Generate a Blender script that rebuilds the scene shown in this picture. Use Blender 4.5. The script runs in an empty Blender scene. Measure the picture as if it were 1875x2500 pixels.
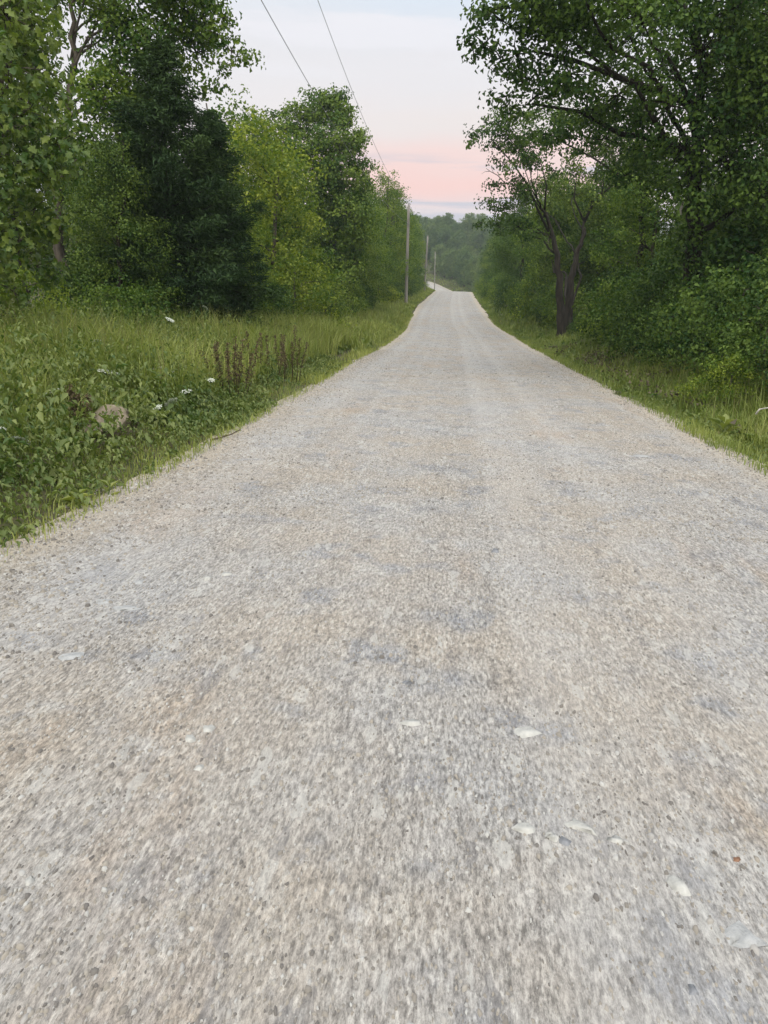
import bpy, math, random
import numpy as np
from mathutils import Matrix, Vector

scene = bpy.context.scene
COL = scene.collection
rng = np.random.default_rng(7)

# ------------------------------------------------------------------ camera
cam = bpy.data.cameras.new('camera')
cam.sensor_fit = 'VERTICAL'; cam.sensor_height = 36; cam.lens = 26
cam.clip_start = 0.05; cam.clip_end = 4000
cam_o = bpy.data.objects.new('camera', cam); COL.objects.link(cam_o)
yaw, pitch, roll = map(math.radians, (4.7090, 15.5873, 1.8))
fwd = Vector((-math.sin(yaw)*math.cos(pitch), math.cos(yaw)*math.cos(pitch), -math.sin(pitch)))
rt = Vector((math.cos(yaw), math.sin(yaw), 0)); up = rt.cross(fwd)
r2 = rt*math.cos(roll)+up*math.sin(roll); u2 = up*math.cos(roll)-rt*math.sin(roll)
cam_o.matrix_world = Matrix(((r2.x, u2.x, -fwd.x, 0), (r2.y, u2.y, -fwd.y, 0), (r2.z, u2.z, -fwd.z, 1.5), (0, 0, 0, 1)))
scene.camera = cam_o

# ------------------------------------------------------------------ sky: dusk, sun gone down behind the camera
world = bpy.data.worlds.new('World'); scene.world = world; world.use_nodes = True
nt = world.node_tree; N = nt.nodes; L = nt.links
for n in list(N): N.remove(n)
def wn(t, **kw):
    n = N.new(t)
    for k, v in kw.items(): setattr(n, k, v)
    return n
def wmath(op, a, b=None, c=None, clamp=False):
    n = wn('ShaderNodeMath', operation=op); n.use_clamp = clamp
    for i, q in enumerate((a, b, c)):
        if q is None: continue
        if isinstance(q, (int, float)): n.inputs[i].default_value = q
        else: L.new(q, n.inputs[i])
    return n.outputs[0]
def wmix(f, a, b, blend='MIX'):
    n = wn('ShaderNodeMix', data_type='RGBA', blend_type=blend)
    if isinstance(f, (int, float)): n.inputs[0].default_value = f
    else: L.new(f, n.inputs[0])
    for i, q in ((6, a), (7, b)):
        if isinstance(q, tuple): n.inputs[i].default_value = (*q, 1)
        else: L.new(q, n.inputs[i])
    return n.outputs[2]
tc = wn('ShaderNodeTexCoord'); sep = wn('ShaderNodeSeparateXYZ'); L.new(tc.outputs['Generated'], sep.inputs[0])
elev = wmath('MULTIPLY', wmath('ARCSINE', sep.outputs[2]), 180/math.pi)
# soft undulation so the colour bands are not ruler straight
mp = wn('ShaderNodeMapping'); mp.inputs['Scale'].default_value = (1, 1, 5); L.new(tc.outputs['Generated'], mp.inputs[0])
nz = wn('ShaderNodeTexNoise'); nz.inputs['Scale'].default_value = 2.2; nz.inputs['Detail'].default_value = 4; L.new(mp.outputs[0], nz.inputs[0])
elw = wmath('ADD', elev, wmath('MULTIPLY', wmath('SUBTRACT', nz.outputs[0], .5), 5))
ramp = wn('ShaderNodeValToRGB'); cr = ramp.color_ramp; cr.interpolation = 'EASE'
L.new(wmath('DIVIDE', elw, 90, clamp=True), ramp.inputs[0])
stops = [(0, (.66, .68, .76)), (5.6, (.72, .74, .82)), (7.0, (.84, .73, .75)), (8.8, (1.0, .69, .65)), (10.6, (.97, .74, .71)),
         (12.4, (.89, .82, .81)), (15, (.86, .84, .87)), (20, (.72, .82, .94)), (32, (.62, .77, .97)), (90, (.54, .70, .96))]
for i, (e, c) in enumerate(stops):
    s = cr.elements[i] if i < 2 else cr.elements.new(e/90)
    s.position = e/90; s.color = (*c, 1)
axm = wn('ShaderNodeMapRange'); axm.interpolation_type = 'SMOOTHSTEP'; L.new(wmath('ABSOLUTE', sep.outputs[0]), axm.inputs[0]); axm.inputs[1].default_value = .06; axm.inputs[2].default_value = .42; axm.inputs[3].default_value = 0; axm.inputs[4].default_value = .85
pale = wmix(axm.outputs[0], ramp.outputs[0], (.86, .85, .88))
# thin high cloud veil and low grey streaks
mp2 = wn('ShaderNodeMapping'); mp2.inputs['Scale'].default_value = (1.6, 1.6, 14); mp2.inputs['Location'].default_value = (0.3, .1, .45); L.new(tc.outputs['Generated'], mp2.inputs[0])
nz2 = wn('ShaderNodeTexNoise'); nz2.inputs['Scale'].default_value = 2.4; nz2.inputs['Detail'].default_value = 6; nz2.inputs['Roughness'].default_value = .55; L.new(mp2.outputs[0], nz2.inputs[0])
veil = wn('ShaderNodeMapRange'); veil.interpolation_type = 'SMOOTHSTEP'; L.new(nz2.outputs[0], veil.inputs[0])
veil.inputs[1].default_value = .44; veil.inputs[2].default_value = .62
hi = wn('ShaderNodeMapRange'); hi.interpolation_type = 'SMOOTHSTEP'; L.new(elev, hi.inputs[0]); hi.inputs[1].default_value = 11; hi.inputs[2].default_value = 20
c1 = wmix(wmath('MULTIPLY', wmath('MULTIPLY', veil.outputs[0], hi.outputs[0]), .95), pale, (.90, .89, .94))
mp3 = wn('ShaderNodeMapping'); mp3.inputs['Scale'].default_value = (4.5, 4.5, 62); mp3.inputs['Location'].default_value = (.62, .2, .0); L.new(tc.outputs['Generated'], mp3.inputs[0])
nz3 = wn('ShaderNodeTexNoise'); nz3.inputs['Scale'].default_value = 1.0; nz3.inputs['Detail'].default_value = 5; L.new(mp3.outputs[0], nz3.inputs[0])
st = wn('ShaderNodeMapRange'); st.interpolation_type = 'SMOOTHSTEP'; L.new(nz3.outputs[0], st.inputs[0]); st.inputs[1].default_value = .47; st.inputs[2].default_value = .62
lo = wmath('MULTIPLY', wmath('MULTIPLY', wmath('SUBTRACT', elev, 5, clamp=True), wmath('SUBTRACT', 10.5, elev, clamp=True)), st.outputs[0])
c2 = wmix(wmath('MULTIPLY', lo, .95), c1, (.64, .62, .70))
# the after-glow side, behind the camera, is the brighter and warmer half of the sky
west = wn('ShaderNodeMapRange'); west.interpolation_type = 'SMOOTHSTEP'; L.new(sep.outputs[1], west.inputs[0])
west.inputs[1].default_value = .75; west.inputs[2].default_value = -.9; west.inputs[3].default_value = 0; west.inputs[4].default_value = 1
c3 = wmix(west.outputs[0], c2, (1.15, 1.10, 1.02))
zen = wn('ShaderNodeMapRange'); zen.interpolation_type = 'SMOOTHSTEP'; L.new(elev, zen.inputs[0])
zen.inputs[1].default_value = 18; zen.inputs[2].default_value = 70; zen.inputs[3].default_value = 1; zen.inputs[4].default_value = 1.75
bright = wmath('MULTIPLY', wmath('ADD', wmath('MULTIPLY', west.outputs[0], .35), 1), zen.outputs[0])
bg = wn('ShaderNodeBackground'); L.new(c3, bg.inputs[0]); L.new(bright, bg.inputs[1])
ow = wn('ShaderNodeOutputWorld'); L.new(bg.outputs[0], ow.inputs[0])

sun = bpy.data.lights.new('sun', 'SUN'); sun.energy = 1.6; sun.angle = math.radians(55); sun.color = (1, .95, .88)
sun_o = bpy.data.objects.new('sun', sun); COL.objects.link(sun_o)
sun_o.rotation_euler = (math.radians(33), 0, math.radians(-14))      # shines from behind the camera, high and very soft

scene.view_settings.view_transform = 'Standard'; scene.view_settings.look = 'None'
scene.view_settings.gamma = 1; scene.view_settings.exposure = 0; scene.view_settings.use_curve_mapping = False
cy = scene.cycles
cy.use_denoising = True
cy.max_bounces = 6; cy.diffuse_bounces = 3; cy.glossy_bounces = 2; cy.transmission_bounces = 4; cy.volume_bounces = 0; cy.transparent_max_bounces = 4
cy.caustics_reflective = False; cy.caustics_refractive = False

# ------------------------------------------------------------------ helpers
def tag(o, label=None, cat=None, group=None, kind=None):
    if label: o['label'] = label
    if cat: o['category'] = cat
    if group: o['group'] = group
    if kind: o['kind'] = kind
    return o
def make_mesh(name, V, T, mats, tint=None, smooth=False, midx=None):
    V = np.ascontiguousarray(V, np.float32); T = np.ascontiguousarray(T, np.int32)
    me = bpy.data.meshes.new(name)
    me.vertices.add(len(V)); me.vertices.foreach_set('co', V.ravel())
    k = T.shape[1]
    me.loops.add(T.size); me.loops.foreach_set('vertex_index', T.ravel())
    me.polygons.add(len(T)); me.polygons.foreach_set('loop_start', np.arange(0, T.size, k, dtype=np.int32))
    if smooth: me.polygons.foreach_set('use_smooth', np.ones(len(T), bool))
    for m in (mats if isinstance(mats, (list, tuple)) else [mats]): me.materials.append(m)
    if midx is not None: me.polygons.foreach_set('material_index', np.ascontiguousarray(midx, np.int32))
    me.update(calc_edges=True)
    if tint is not None:
        a = me.attributes.new('tint', 'FLOAT', 'FACE'); a.data.foreach_set('value', np.ascontiguousarray(tint, np.float32))
    return me
def obj(name, me, parent=None, loc=(0, 0, 0)):
    o = bpy.data.objects.new(name, me); COL.objects.link(o); o.location = loc
    if parent: o.parent = parent
    return o
def empty(name, loc, rz=0, s=1):
    o = bpy.data.objects.new(name, None); COL.objects.link(o); o.location = loc; o.rotation_euler = (0, 0, rz)
    o.empty_display_size = .2
    o.scale = (s, s, s) if not isinstance(s, tuple) else s
    return o
def copy_tree(o, parent=None):
    c = o.copy(); COL.objects.link(c); c.parent = parent
    for ch in o.children: copy_tree(ch, c)
    return c
class MB:
    def __init__(s): s.V = []; s.T = []; s.t = []; s.n = 0
    def add(s, V, T, tint=0.5):
        s.V.append(V); s.T.append(np.asarray(T)+s.n); s.n += len(V)
        s.t.append(np.full(len(T), tint) if np.isscalar(tint) else tint)
    def mesh(s, name, mat, smooth=False):
        return make_mesh(name, np.concatenate(s.V), np.concatenate(s.T), mat, np.concatenate(s.t), smooth)
def unit(v): return v/np.maximum(np.linalg.norm(v, axis=-1, keepdims=True), 1e-9)
def tube(P, R, n=6, cap=True):
    P = np.asarray(P, float); R = np.asarray(R, float); k = len(P)
    D = unit(np.gradient(P, axis=0))
    ref = np.array([1., .13, .07]) if abs(D[0][0]) < .8 else np.array([.1, 1., .1])
    A = unit(np.cross(D, ref)); B = np.cross(D, A)
    th = np.arange(n)*2*np.pi/n
    V = P[:, None]+R[:, None, None]*(A[:, None]*np.cos(th)[None, :, None]+B[:, None]*np.sin(th)[None, :, None])
    V = V.reshape(-1, 3); i = np.arange(k-1)[:, None]*n; j = np.arange(n)[None]; j2 = (j+1) % n
    a, b, c, d = i+j, i+j2, i+n+j2, i+n+j
    T = np.concatenate([np.stack([a, b, c], -1).reshape(-1, 3), np.stack([a, c, d], -1).reshape(-1, 3)])
    if cap:
        V = np.concatenate([V, P[:1], P[-1:]]); j = np.arange(n); j2 = (j+1) % n; e = (k-1)*n
        T = np.concatenate([T, np.stack([j2, j, np.full(n, k*n)], -1), np.stack([e+j, e+j2, np.full(n, k*n+1)], -1)])
    return V, T
def leaves(C, Nn, S, asp=.66, fold=.18, droop=.25, axis=None):
    """one folded blade per centre: base, two shoulders, tip"""
    m = len(C)
    Nn = unit(Nn)
    ax = unit(rng.normal(size=(m, 3))) if axis is None else unit(axis)
    ax = unit(ax-(ax*Nn).sum(1, keepdims=True)*Nn); sd = np.cross(Nn, ax)
    S = np.asarray(S)[:, None]
    b = C-ax*S*.5; t = C+ax*S*.5-Nn*S*droop
    l = C+sd*S*asp*.5+Nn*S*fold-ax*S*.05; r = C-sd*S*asp*.5+Nn*S*fold-ax*S*.05
    V = np.stack([b, r, t, l], 1).reshape(-1, 3); i = np.arange(m)[:, None]*4
    T = np.concatenate([i+[0, 1, 2], i+[0, 2, 3]], 1).reshape(-1, 3)
    return V, T
def lobed(C, Nn, S, droop=.25):
    """broad lobed leaf, six triangles"""
    m = len(C); Nn = unit(Nn); ax = unit(rng.normal(size=(m, 3))+[0, 0, -.4])
    ax = unit(ax-(ax*Nn).sum(1, keepdims=True)*Nn); sd = np.cross(Nn, ax); S = np.asarray(S)
    prof = np.array([(-.5, 0, 0), (-.18, .34, .10), (-.06, .17, .06), (.18, .40, .10), (.24, .16, .0), (.5, 0, -droop),
                     (.24, -.16, .0), (.18, -.40, .10), (-.06, -.17, .06), (-.18, -.34, .10)])
    V = C[:, None]+S[:, None, None]*(ax[:, None]*prof[None, :, :1]+sd[:, None]*prof[None, :, 1:2]+Nn[:, None]*prof[None, :, 2:])
    F = np.array([[0, 1, 2], [0, 2, 5], [2, 3, 4], [2, 4, 5], [0, 5, 8], [0, 8, 9], [8, 5, 6], [8, 6, 7]])
    T = (np.arange(m)[:, None, None]*10+F[None]).reshape(-1, 3)
    return V.reshape(-1, 3), T

# ------------------------------------------------------------------ materials
def mat_new(name):
    m = bpy.data.materials.new(name); m.use_nodes = True
    return m, m.node_tree.nodes, m.node_tree.links, m.node_tree.nodes['Principled BSDF']
def mixc(n, l, f, a, b, blend='MIX'):
    x = n.new('ShaderNodeMix'); x.data_type = 'RGBA'; x.blend_type = blend
    if isinstance(f, (int, float)): x.inputs[0].default_value = f
    else: l.new(f, x.inputs[0])
    for i, q in ((6, a), (7, b)):
        if isinstance(q, tuple): x.inputs[i].default_value = (*q, 1)
        else: l.new(q, x.inputs[i])
    return x.outputs[2]
def maprange(n, l, v, a, b, c=0, d=1):
    x = n.new('ShaderNodeMapRange'); x.interpolation_type = 'SMOOTHSTEP'; l.new(v, x.inputs[0])
    for i, q in enumerate((a, b, c, d)): x.inputs[i+1].default_value = q
    return x.outputs[0]
def noise(n, l, vec, scale, detail=3, rough=.5):
    x = n.new('ShaderNodeTexNoise'); x.inputs['Scale'].default_value = scale; x.inputs['Detail'].default_value = detail
    x.inputs['Roughness'].default_value = rough
    if vec is not None: l.new(vec, x.inputs[0])
    return x
def leaf_mat(name, c0, c1, trans=.3, rough=.5, spec=.22, back=None):
    """leaf colour runs from c0 to c1 leaf by leaf, with a slow drift from bough to bough"""
    m, n, l, p = mat_new(name)
    at = n.new('ShaderNodeAttribute'); at.attribute_name = 'tint'
    oi = n.new('ShaderNodeObjectInfo')
    tcn = n.new('ShaderNodeTexCoord'); nz = noise(n, l, tcn.outputs['Object'], .55, 2)
    ad = n.new('ShaderNodeMath'); ad.operation = 'MULTIPLY_ADD'; l.new(nz.outputs[0], ad.inputs[0]); ad.inputs[1].default_value = 1.1; ad.inputs[2].default_value = -.55
    a2 = n.new('ShaderNodeMath'); a2.operation = 'ADD'; l.new(ad.outputs[0], a2.inputs[0]); l.new(at.outputs['Fac'], a2.inputs[1]); a2.use_clamp = True
    col = mixc(n, l, a2.outputs[0], c0, c1)
    hsv = n.new('ShaderNodeHueSaturation'); l.new(col, hsv.inputs['Color'])
    hr = n.new('ShaderNodeMapRange'); l.new(oi.outputs['Random'], hr.inputs[0]); hr.inputs[3].default_value = .80; hr.inputs[4].default_value = 1.2
    l.new(hr.outputs[0], hsv.inputs['Value'])
    h2 = n.new('ShaderNodeMapRange'); l.new(oi.outputs['Random'], h2.inputs[0]); h2.inputs[3].default_value = .515; h2.inputs[4].default_value = .485
    l.new(h2.outputs[0], hsv.inputs['Hue'])
    l.new(hsv.outputs[0], p.inputs['Base Color']); p.inputs['Roughness'].default_value = rough; p.inputs['Specular IOR Level'].default_value = spec
    tr = n.new('ShaderNodeBsdfTranslucent')
    tcx = mixc(n, l, 1.0, hsv.outputs[0], (1.25, 1.35, .55), 'MULTIPLY'); l.new(tcx, tr.inputs[0])
    ms = n.new('ShaderNodeMixShader'); ms.inputs[0].default_value = trans
    l.new(p.outputs[0], ms.inputs[1]); l.new(tr.outputs[0], ms.inputs[2]); l.new(ms.outputs[0], n['Material Output'].inputs[0])
    return m
def plain_mat(name, c0, c1, scale=8, rough=.85, bump=.4, stretch=(1, 1, 1), tint=False):
    m, n, l, p = mat_new(name)
    tcn = n.new('ShaderNodeTexCoord'); mp = n.new('ShaderNodeMapping'); mp.inputs['Scale'].default_value = stretch; l.new(tcn.outputs['Object'], mp.inputs[0])
    nz = noise(n, l, mp.outputs[0], scale, 6, .6)
    f = maprange(n, l, nz.outputs[0], .3, .7)
    if tint:
        at = n.new('ShaderNodeAttribute'); at.attribute_name = 'tint'; f = at.outputs['Fac']
    l.new(mixc(n, l, f, c0, c1), p.inputs['Base Color']); p.inputs['Roughness'].default_value = rough
    p.inputs['Specular IOR Level'].default_value = .2
    if bump:
        bp = n.new('ShaderNodeBump'); bp.inputs['Strength'].default_value = bump; bp.inputs['Distance'].default_value = .03
        l.new(nz.outputs[0], bp.inputs['Height']); l.new(bp.outputs[0], p.inputs['Normal'])
    return m
M = {}
M['yellow'] = leaf_mat('leaf_yellow_green', (.056, .118, .014), (.225, .285, .036), .32)
M['lobed'] = leaf_mat('leaf_lobed_green', (.042, .092, .018), (.155, .215, .042), .28, .42, .3)
M['mid'] = leaf_mat('leaf_mid_green', (.040, .096, .014), (.178, .250, .036), .28)
M['oak'] = leaf_mat('leaf_oak_green', (.024, .064, .011), (.118, .182, .028), .2, .55, .18)
M['dark'] = leaf_mat('leaf_dark_green', (.020, .058, .011), (.098, .160, .027), .18, .55, .18)
M['cedar'] = leaf_mat('needle_cedar', (.018, .043, .016), (.064, .108, .030), .1, .7, .15)
M['far'] = leaf_mat('leaf_far_green', (.068, .122, .040), (.16, .215, .065), .25, .6)  # paler green: part of the distance haze is put into the leaf colour
M['grass'] = leaf_mat('grass_blade', (.10, .155, .032), (.30, .335, .10), .3, .55)
M['straw'] = leaf_mat('grass_seed_stem', (.16, .15, .06), (.26, .24, .10), .2, .6)
M['weed'] = leaf_mat('weed_leaf', (.082, .135, .034), (.28, .315, .105), .28, .42)  # pale end of the range has leaf sheen put into the colour
M['bark'] = plain_mat('bark_grey_brown', (.030, .026, .021), (.105, .090, .072), 9, .9, .8, (1, 1, .25))
M['bark_dark'] = plain_mat('bark_dark', (.012, .010, .008), (.042, .036, .029), 9, .9, .8, (1, 1, .25))
M['pole'] = plain_mat('weathered_pole_wood', (.15, .142, .128), (.28, .265, .24), 6, .85, .3, (1, 1, .06))
M['wire'] = plain_mat('aluminium_wire', (.12, .12, .12), (.18, .18, .18), 4, .5, 0)
M['dead'] = plain_mat('dry_seed_stalk', (.045, .034, .018), (.165, .128, .072), 30, .9, .3, tint=True)
M['flower'] = plain_mat('white_petal', (.48, .53, .44), (.68, .71, .63), 40, .7, 0)
M['stem'] = plain_mat('green_stem', (.06, .11, .03), (.10, .15, .05), 20, .7, 0)
M['clay'] = plain_mat('pale_tan_stone', (.17, .145, .11), (.33, .285, .22), 11, .95, .8)
M['white_stone'] = plain_mat('pale_limestone', (.31, .315, .30), (.50, .50, .47), 16, .9, .7)
M['pale_grey_stone'] = plain_mat('pale_grey_stone', (.27, .28, .28), (.40, .41, .41), 22, .95, .7)
M['grey_stone'] = plain_mat('grey_stone', (.13, .14, .15), (.27, .28, .30), 18, .9, .7)
M['rust_stone'] = plain_mat('rusty_stone', (.16, .085, .055), (.30, .18, .12), 18, .9, .7)
M['twig'] = plain_mat('dead_twig', (.06, .045, .032), (.15, .115, .085), 20, .9, .4)
M['snag'] = plain_mat('bare_pale_wood', (.30, .29, .26), (.55, .53, .48), 20, .9, .4)

# ------------------------------------------------------------------ the lie of the land
PY = np.array([-60, 0, 30, 36, 44, 52, 62, 75, 99, 118, 127, 133, 140, 148, 158, 170, 184, 197, 208, 217, 225, 231, 236, 240.])
PX = np.array([.30, .33, .34, .34, .22, -.08, -.25, -.38, -.35, -.25, -.18, -.15, -.05, .1, .45, .6, .1, -1.6, -4.6, -9, -16, -25, -36, -60.])
PZ = np.array([0, 0, 0, .07, .20, .45, .98, 1.68, 2.75, 3.66, 4.06, 4.16, 4.06, 3.85, 3.4, 3.3, 3.7, 4.6, 6.3, 8.3, 9.8, 10.6, 11.2, 12.4])
s0 = np.concatenate([[0], np.cumsum(np.hypot(np.diff(PX), np.diff(PY)))])
S = np.arange(0, s0[-1], .5)
ker = np.hanning(15); ker /= ker.sum()
def sm(v): return np.convolve(np.pad(v, 7, mode='edge'), ker, 'valid')
CX_, CY_, CZ_ = (sm(np.interp(S, s0, q)) for q in (PX, PY, PZ))
TX_, TY_ = np.gradient(CX_), np.gradient(CY_); tl = np.hypot(TX_, TY_); TX_, TY_ = TX_/tl, TY_/tl
HALF = 2.95
def vnoise(x, y, f, seed=0):
    x = np.asarray(x)*f+seed*17.3; y = np.asarray(y)*f+seed*9.1
    xi, yi = np.floor(x).astype(np.int64), np.floor(y).astype(np.int64); u, v = x-xi, y-yi
    u, v = u*u*(3-2*u), v*v*(3-2*v)
    def h(a, b):
        q = (a*374761393+b*668265263+seed*1442695) & 0x7fffffff; q = ((q ^ (q >> 13))*1274126177) & 0x7fffffff
        return ((q ^ (q >> 16)) & 0xffff)/65535.
    return (h(xi, yi)*(1-u)+h(xi+1, yi)*u)*(1-v)+(h(xi, yi+1)*(1-u)+h(xi+1, yi+1)*u)*v-.5
def lat_of(x, y):
    """signed distance from the road's centre line and the height of the road there"""
    x = np.asarray(x, float).ravel(); y = np.asarray(y, float).ravel()
    d = np.empty(len(x)); z = np.empty(len(x))
    for a in range(0, len(x), 4000):
        xx, yy = x[a:a+4000], y[a:a+4000]
        D = (xx[:, None]-CX_[None])**2+(yy[:, None]-CY_[None])**2; i = D.argmin(1)
        d[a:a+4000] = np.sqrt(D[np.arange(len(i)), i])*np.sign((xx-CX_[i])*TY_[i]-(yy-CY_[i])*TX_[i]); z[a:a+4000] = CZ_[i]
    return d, z
def height(x, y):
    x = np.asarray(x, float).ravel(); y = np.asarray(y, float).ravel()
    d, z = lat_of(x, y); e = np.abs(d)-HALF
    lb = np.interp(e, [-.35, 0, .4, 1.5, 3, 6, 15, 60], [-.16, -.01, .04, .20, .38, .52, .9, 3.0])
    rb = np.interp(e, [-.35, 0, .3, .9, 1.6, 2.6, 6, 20, 60], [-.16, -.01, -.03, -.16, .10, .50, .75, 1.4, 4.0])
    t = np.clip((y-205)/70, 0, 1); hill = t*t*(3-2*t)*8*np.clip((e-4)/20, 0, 1)
    w = np.clip(e/1.0+.2, 0, 1)
    return z+np.where(d < 0, lb, rb)+hill+w*(vnoise(x, y, .45, 1)*.16+vnoise(x, y, 1.9, 2)*.06)
def gz(x, y): return float(height([x], [y])[0])

# ground sheet
gx = np.unique(np.concatenate([np.linspace(-9, 9, 121), np.linspace(-40, 40, 81), np.linspace(-140, 140, 41), [-900, -400, -220, 220, 400, 900]]))
gy = np.unique(np.concatenate([np.arange(-8, 40, .3), np.arange(40, 140, 1.), np.arange(140, 320, 4.), [-700, -300, -120, -50, -20, 360, 450, 700, 1200]]))
GX, GY = np.meshgrid(gx, gy); GZ = height(GX, GY).reshape(GX.shape)
V = np.stack([GX, GY, GZ], -1).reshape(-1, 3); nx, ny = len(gx), len(gy)
i = (np.arange(ny-1)[:, None]*nx+np.arange(nx-1)[None]).ravel()
Q = np.stack([i, i+1, i+nx+1, i+nx], -1)
m, n, l, p = mat_new('verge_earth')
tcn = n.new('ShaderNodeTexCoord'); a = noise(n, l, tcn.outputs['Object'], .8, 5, .6); b = noise(n, l, tcn.outputs['Object'], 9, 6, .65)
c = mixc(n, l, maprange(n, l, a.outputs[0], .35, .65), (.045, .060, .022), (.085, .080, .042))
c = mixc(n, l, maprange(n, l, b.outputs[0], .45, .7), c, (.12, .10, .065))
l.new(c, p.inputs['Base Color']); p.inputs['Roughness'].default_value = 1; p.inputs['Specular IOR Level'].default_value = .1
bp = n.new('ShaderNodeBump'); bp.inputs['Strength'].default_value = .8; bp.inputs['Distance'].default_value = .05; l.new(b.outputs[0], bp.inputs['Height']); l.new(bp.outputs[0], p.inputs['Normal'])
tag(obj('ground', make_mesh('ground', V, Q, m, smooth=True)), 'grassy roadside ground and forest floor either side of the gravel road', kind='structure')

# road ribbon
lat = np.concatenate([[-3.5, -3.3], np.linspace(-3.1, 3.1, 63), [3.3, 3.5]])
keep = np.unique(np.concatenate([np.where(CY_ < -5)[0][::8], np.where((CY_ >= -5))[0]]))
sx, sy, sz, tx, ty = CX_[keep], CY_[keep], CZ_[keep], TX_[keep], TY_[keep]
RX = sx[:, None]+ty[:, None]*lat[None]; RY = sy[:, None]-tx[:, None]*lat[None]
edge = np.interp(np.abs(lat), [0, 2.2, 2.75, 3.0, 3.3, 3.5], [.035, .03, .02, .0, -.07, -.3])
RZ = sz[:, None]+edge[None]+vnoise(RX, RY, .9, 5)*.022+vnoise(RX, RY, .35, 9)*.03
rut = np.exp(-((lat+1.05)/.35)**2)+np.exp(-((lat-.78)/.35)**2); RZ = RZ-.012*rut[None]
V = np.stack([RX, RY, RZ], -1).reshape(-1, 3); nx, ny = len(lat), len(keep)
i = (np.arange(ny-1)[:, None]*nx+np.arange(nx-1)[None]).ravel(); Q = np.stack([i, i+1, i+nx+1, i+nx], -1)
m, n, l, p = mat_new('limestone_gravel')
tcn = n.new('ShaderNodeTexCoord'); P = tcn.outputs['Object']
mp = n.new('ShaderNodeMapping'); mp.inputs['Scale'].default_value = (1, .30, 1); l.new(P, mp.inputs[0]); PS = mp.outputs[0]
la = n.new('ShaderNodeAttribute'); la.attribute_name = 'lat'
A = noise(n, l, P, .7, 4, .55); B = noise(n, l, P, 2.3, 5, .6); Cn = noise(n, l, PS, 14, 5, .7); E_ = noise(n, l, PS, 1.15, 4, .6)
c = mixc(n, l, maprange(n, l, A.outputs[0], .36, .64), (0.318, 0.287, 0.244), (0.303, 0.302, 0.296))
c = mixc(n, l, maprange(n, l, B.outputs[0], .52, .66), c, (0.228, 0.233, 0.242))
c = mixc(n, l, maprange(n, l, E_.outputs[0], .55, .68, 0, .6), c, (0.322, 0.257, 0.191))
D_ = noise(n, l, P, 1.7, 6, .7); c = mixc(n, l, maprange(n, l, D_.outputs[0], .55, .70, 0, .6), c, (0.409, 0.413, 0.405))
c = mixc(n, l, maprange(n, l, Cn.outputs[0], .50, .78, 0, .8), c, (0.426, 0.413, 0.378))
c = mixc(n, l, maprange(n, l, Cn.outputs[0], .46, .26, 0, .8), c, (0.165, 0.154, 0.142))
dn = noise(n, l, P, 38, 3, .6); dv = n.new('ShaderNodeVectorMath'); dv.operation = 'MULTIPLY_ADD'; l.new(dn.outputs['Color'], dv.inputs[0]); dv.inputs[1].default_value = (.022, .016, 0); l.new(PS, dv.inputs[2]); PD = dv.outputs[0]
def voro(scale, feat='F1'):
    v = n.new('ShaderNodeTexVoronoi'); v.inputs['Scale'].default_value = scale; v.feature = feat; l.new(PD, v.inputs['Vector']); return v
v1 = voro(85); v2 = voro(30)
sp = n.new('ShaderNodeSeparateColor'); l.new(v1.outputs['Color'], sp.inputs[0])
sp2 = n.new('ShaderNodeSeparateColor'); l.new(v2.outputs['Color'], sp2.inputs[0])
c = mixc(n, l, maprange(n, l, sp.outputs[0], .0, .5, .28, .0), c, (0.174, 0.161, 0.144))
c = mixc(n, l, maprange(n, l, sp.outputs[1], .6, 1, .0, .30), c, (0.505, 0.496, 0.461))
gn = noise(n, l, PS, 80, 4, .8); g = n.new('ShaderNodeMapRange'); l.new(gn.outputs[0], g.inputs[0]); g.inputs[1].default_value = .36; g.inputs[2].default_value = .64; g.inputs[3].default_value = .48; g.inputs[4].default_value = 1.48
gm = n.new('ShaderNodeCombineColor')
for k in range(3): l.new(g.outputs[0], gm.inputs[k])
c = mixc(n, l, 1.0, c, gm.outputs[0], 'MULTIPLY')
c = mixc(n, l, maprange(n, l, sp2.outputs[0], .955, .985, 0, .45), c, (0.461, 0.461, 0.435))
c = mixc(n, l, maprange(n, l, sp2.outputs[1], .955, .985, 0, .35), c, (0.131, 0.131, 0.139))
tr = n.new('ShaderNodeTexNoise'); tr.noise_dimensions = '1D'; l.new(la.outputs['Fac'], tr.inputs['W']); tr.inputs['Scale'].default_value = 1.6; tr.inputs['Detail'].default_value = 3
c = mixc(n, l, maprange(n, l, tr.outputs[0], .40, .70, 0, .22), c, (.49, .485, .47))
ab = n.new('ShaderNodeMath'); ab.operation = 'ABSOLUTE'; l.new(la.outputs['Fac'], ab.inputs[0])
am = n.new('ShaderNodeMath'); am.operation = 'MULTIPLY_ADD'; l.new(B.outputs[0], am.inputs[0]); am.inputs[1].default_value = .9; l.new(ab.outputs[0], am.inputs[2])
c = mixc(n, l, maprange(n, l, am.outputs[0], 2.85, 3.35, 0, .6), c, (.44, .375, .275))
l.new(c, p.inputs['Base Color']); p.inputs['Roughness'].default_value = .95; p.inputs['Specular IOR Level'].default_value = .2
bp = n.new('ShaderNodeBump'); bp.inputs['Strength'].default_value = .9; bp.inputs['Distance'].default_value = .012
hs = n.new('ShaderNodeMath'); hs.operation = 'ADD'; l.new(gn.outputs[0], hs.inputs[0]); l.new(Cn.outputs[0], hs.inputs[1])
l.new(hs.outputs[0], bp.inputs['Height']); l.new(bp.outputs[0], p.inputs['Normal'])
me = make_mesh('road', V, Q, m, smooth=True)
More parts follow.
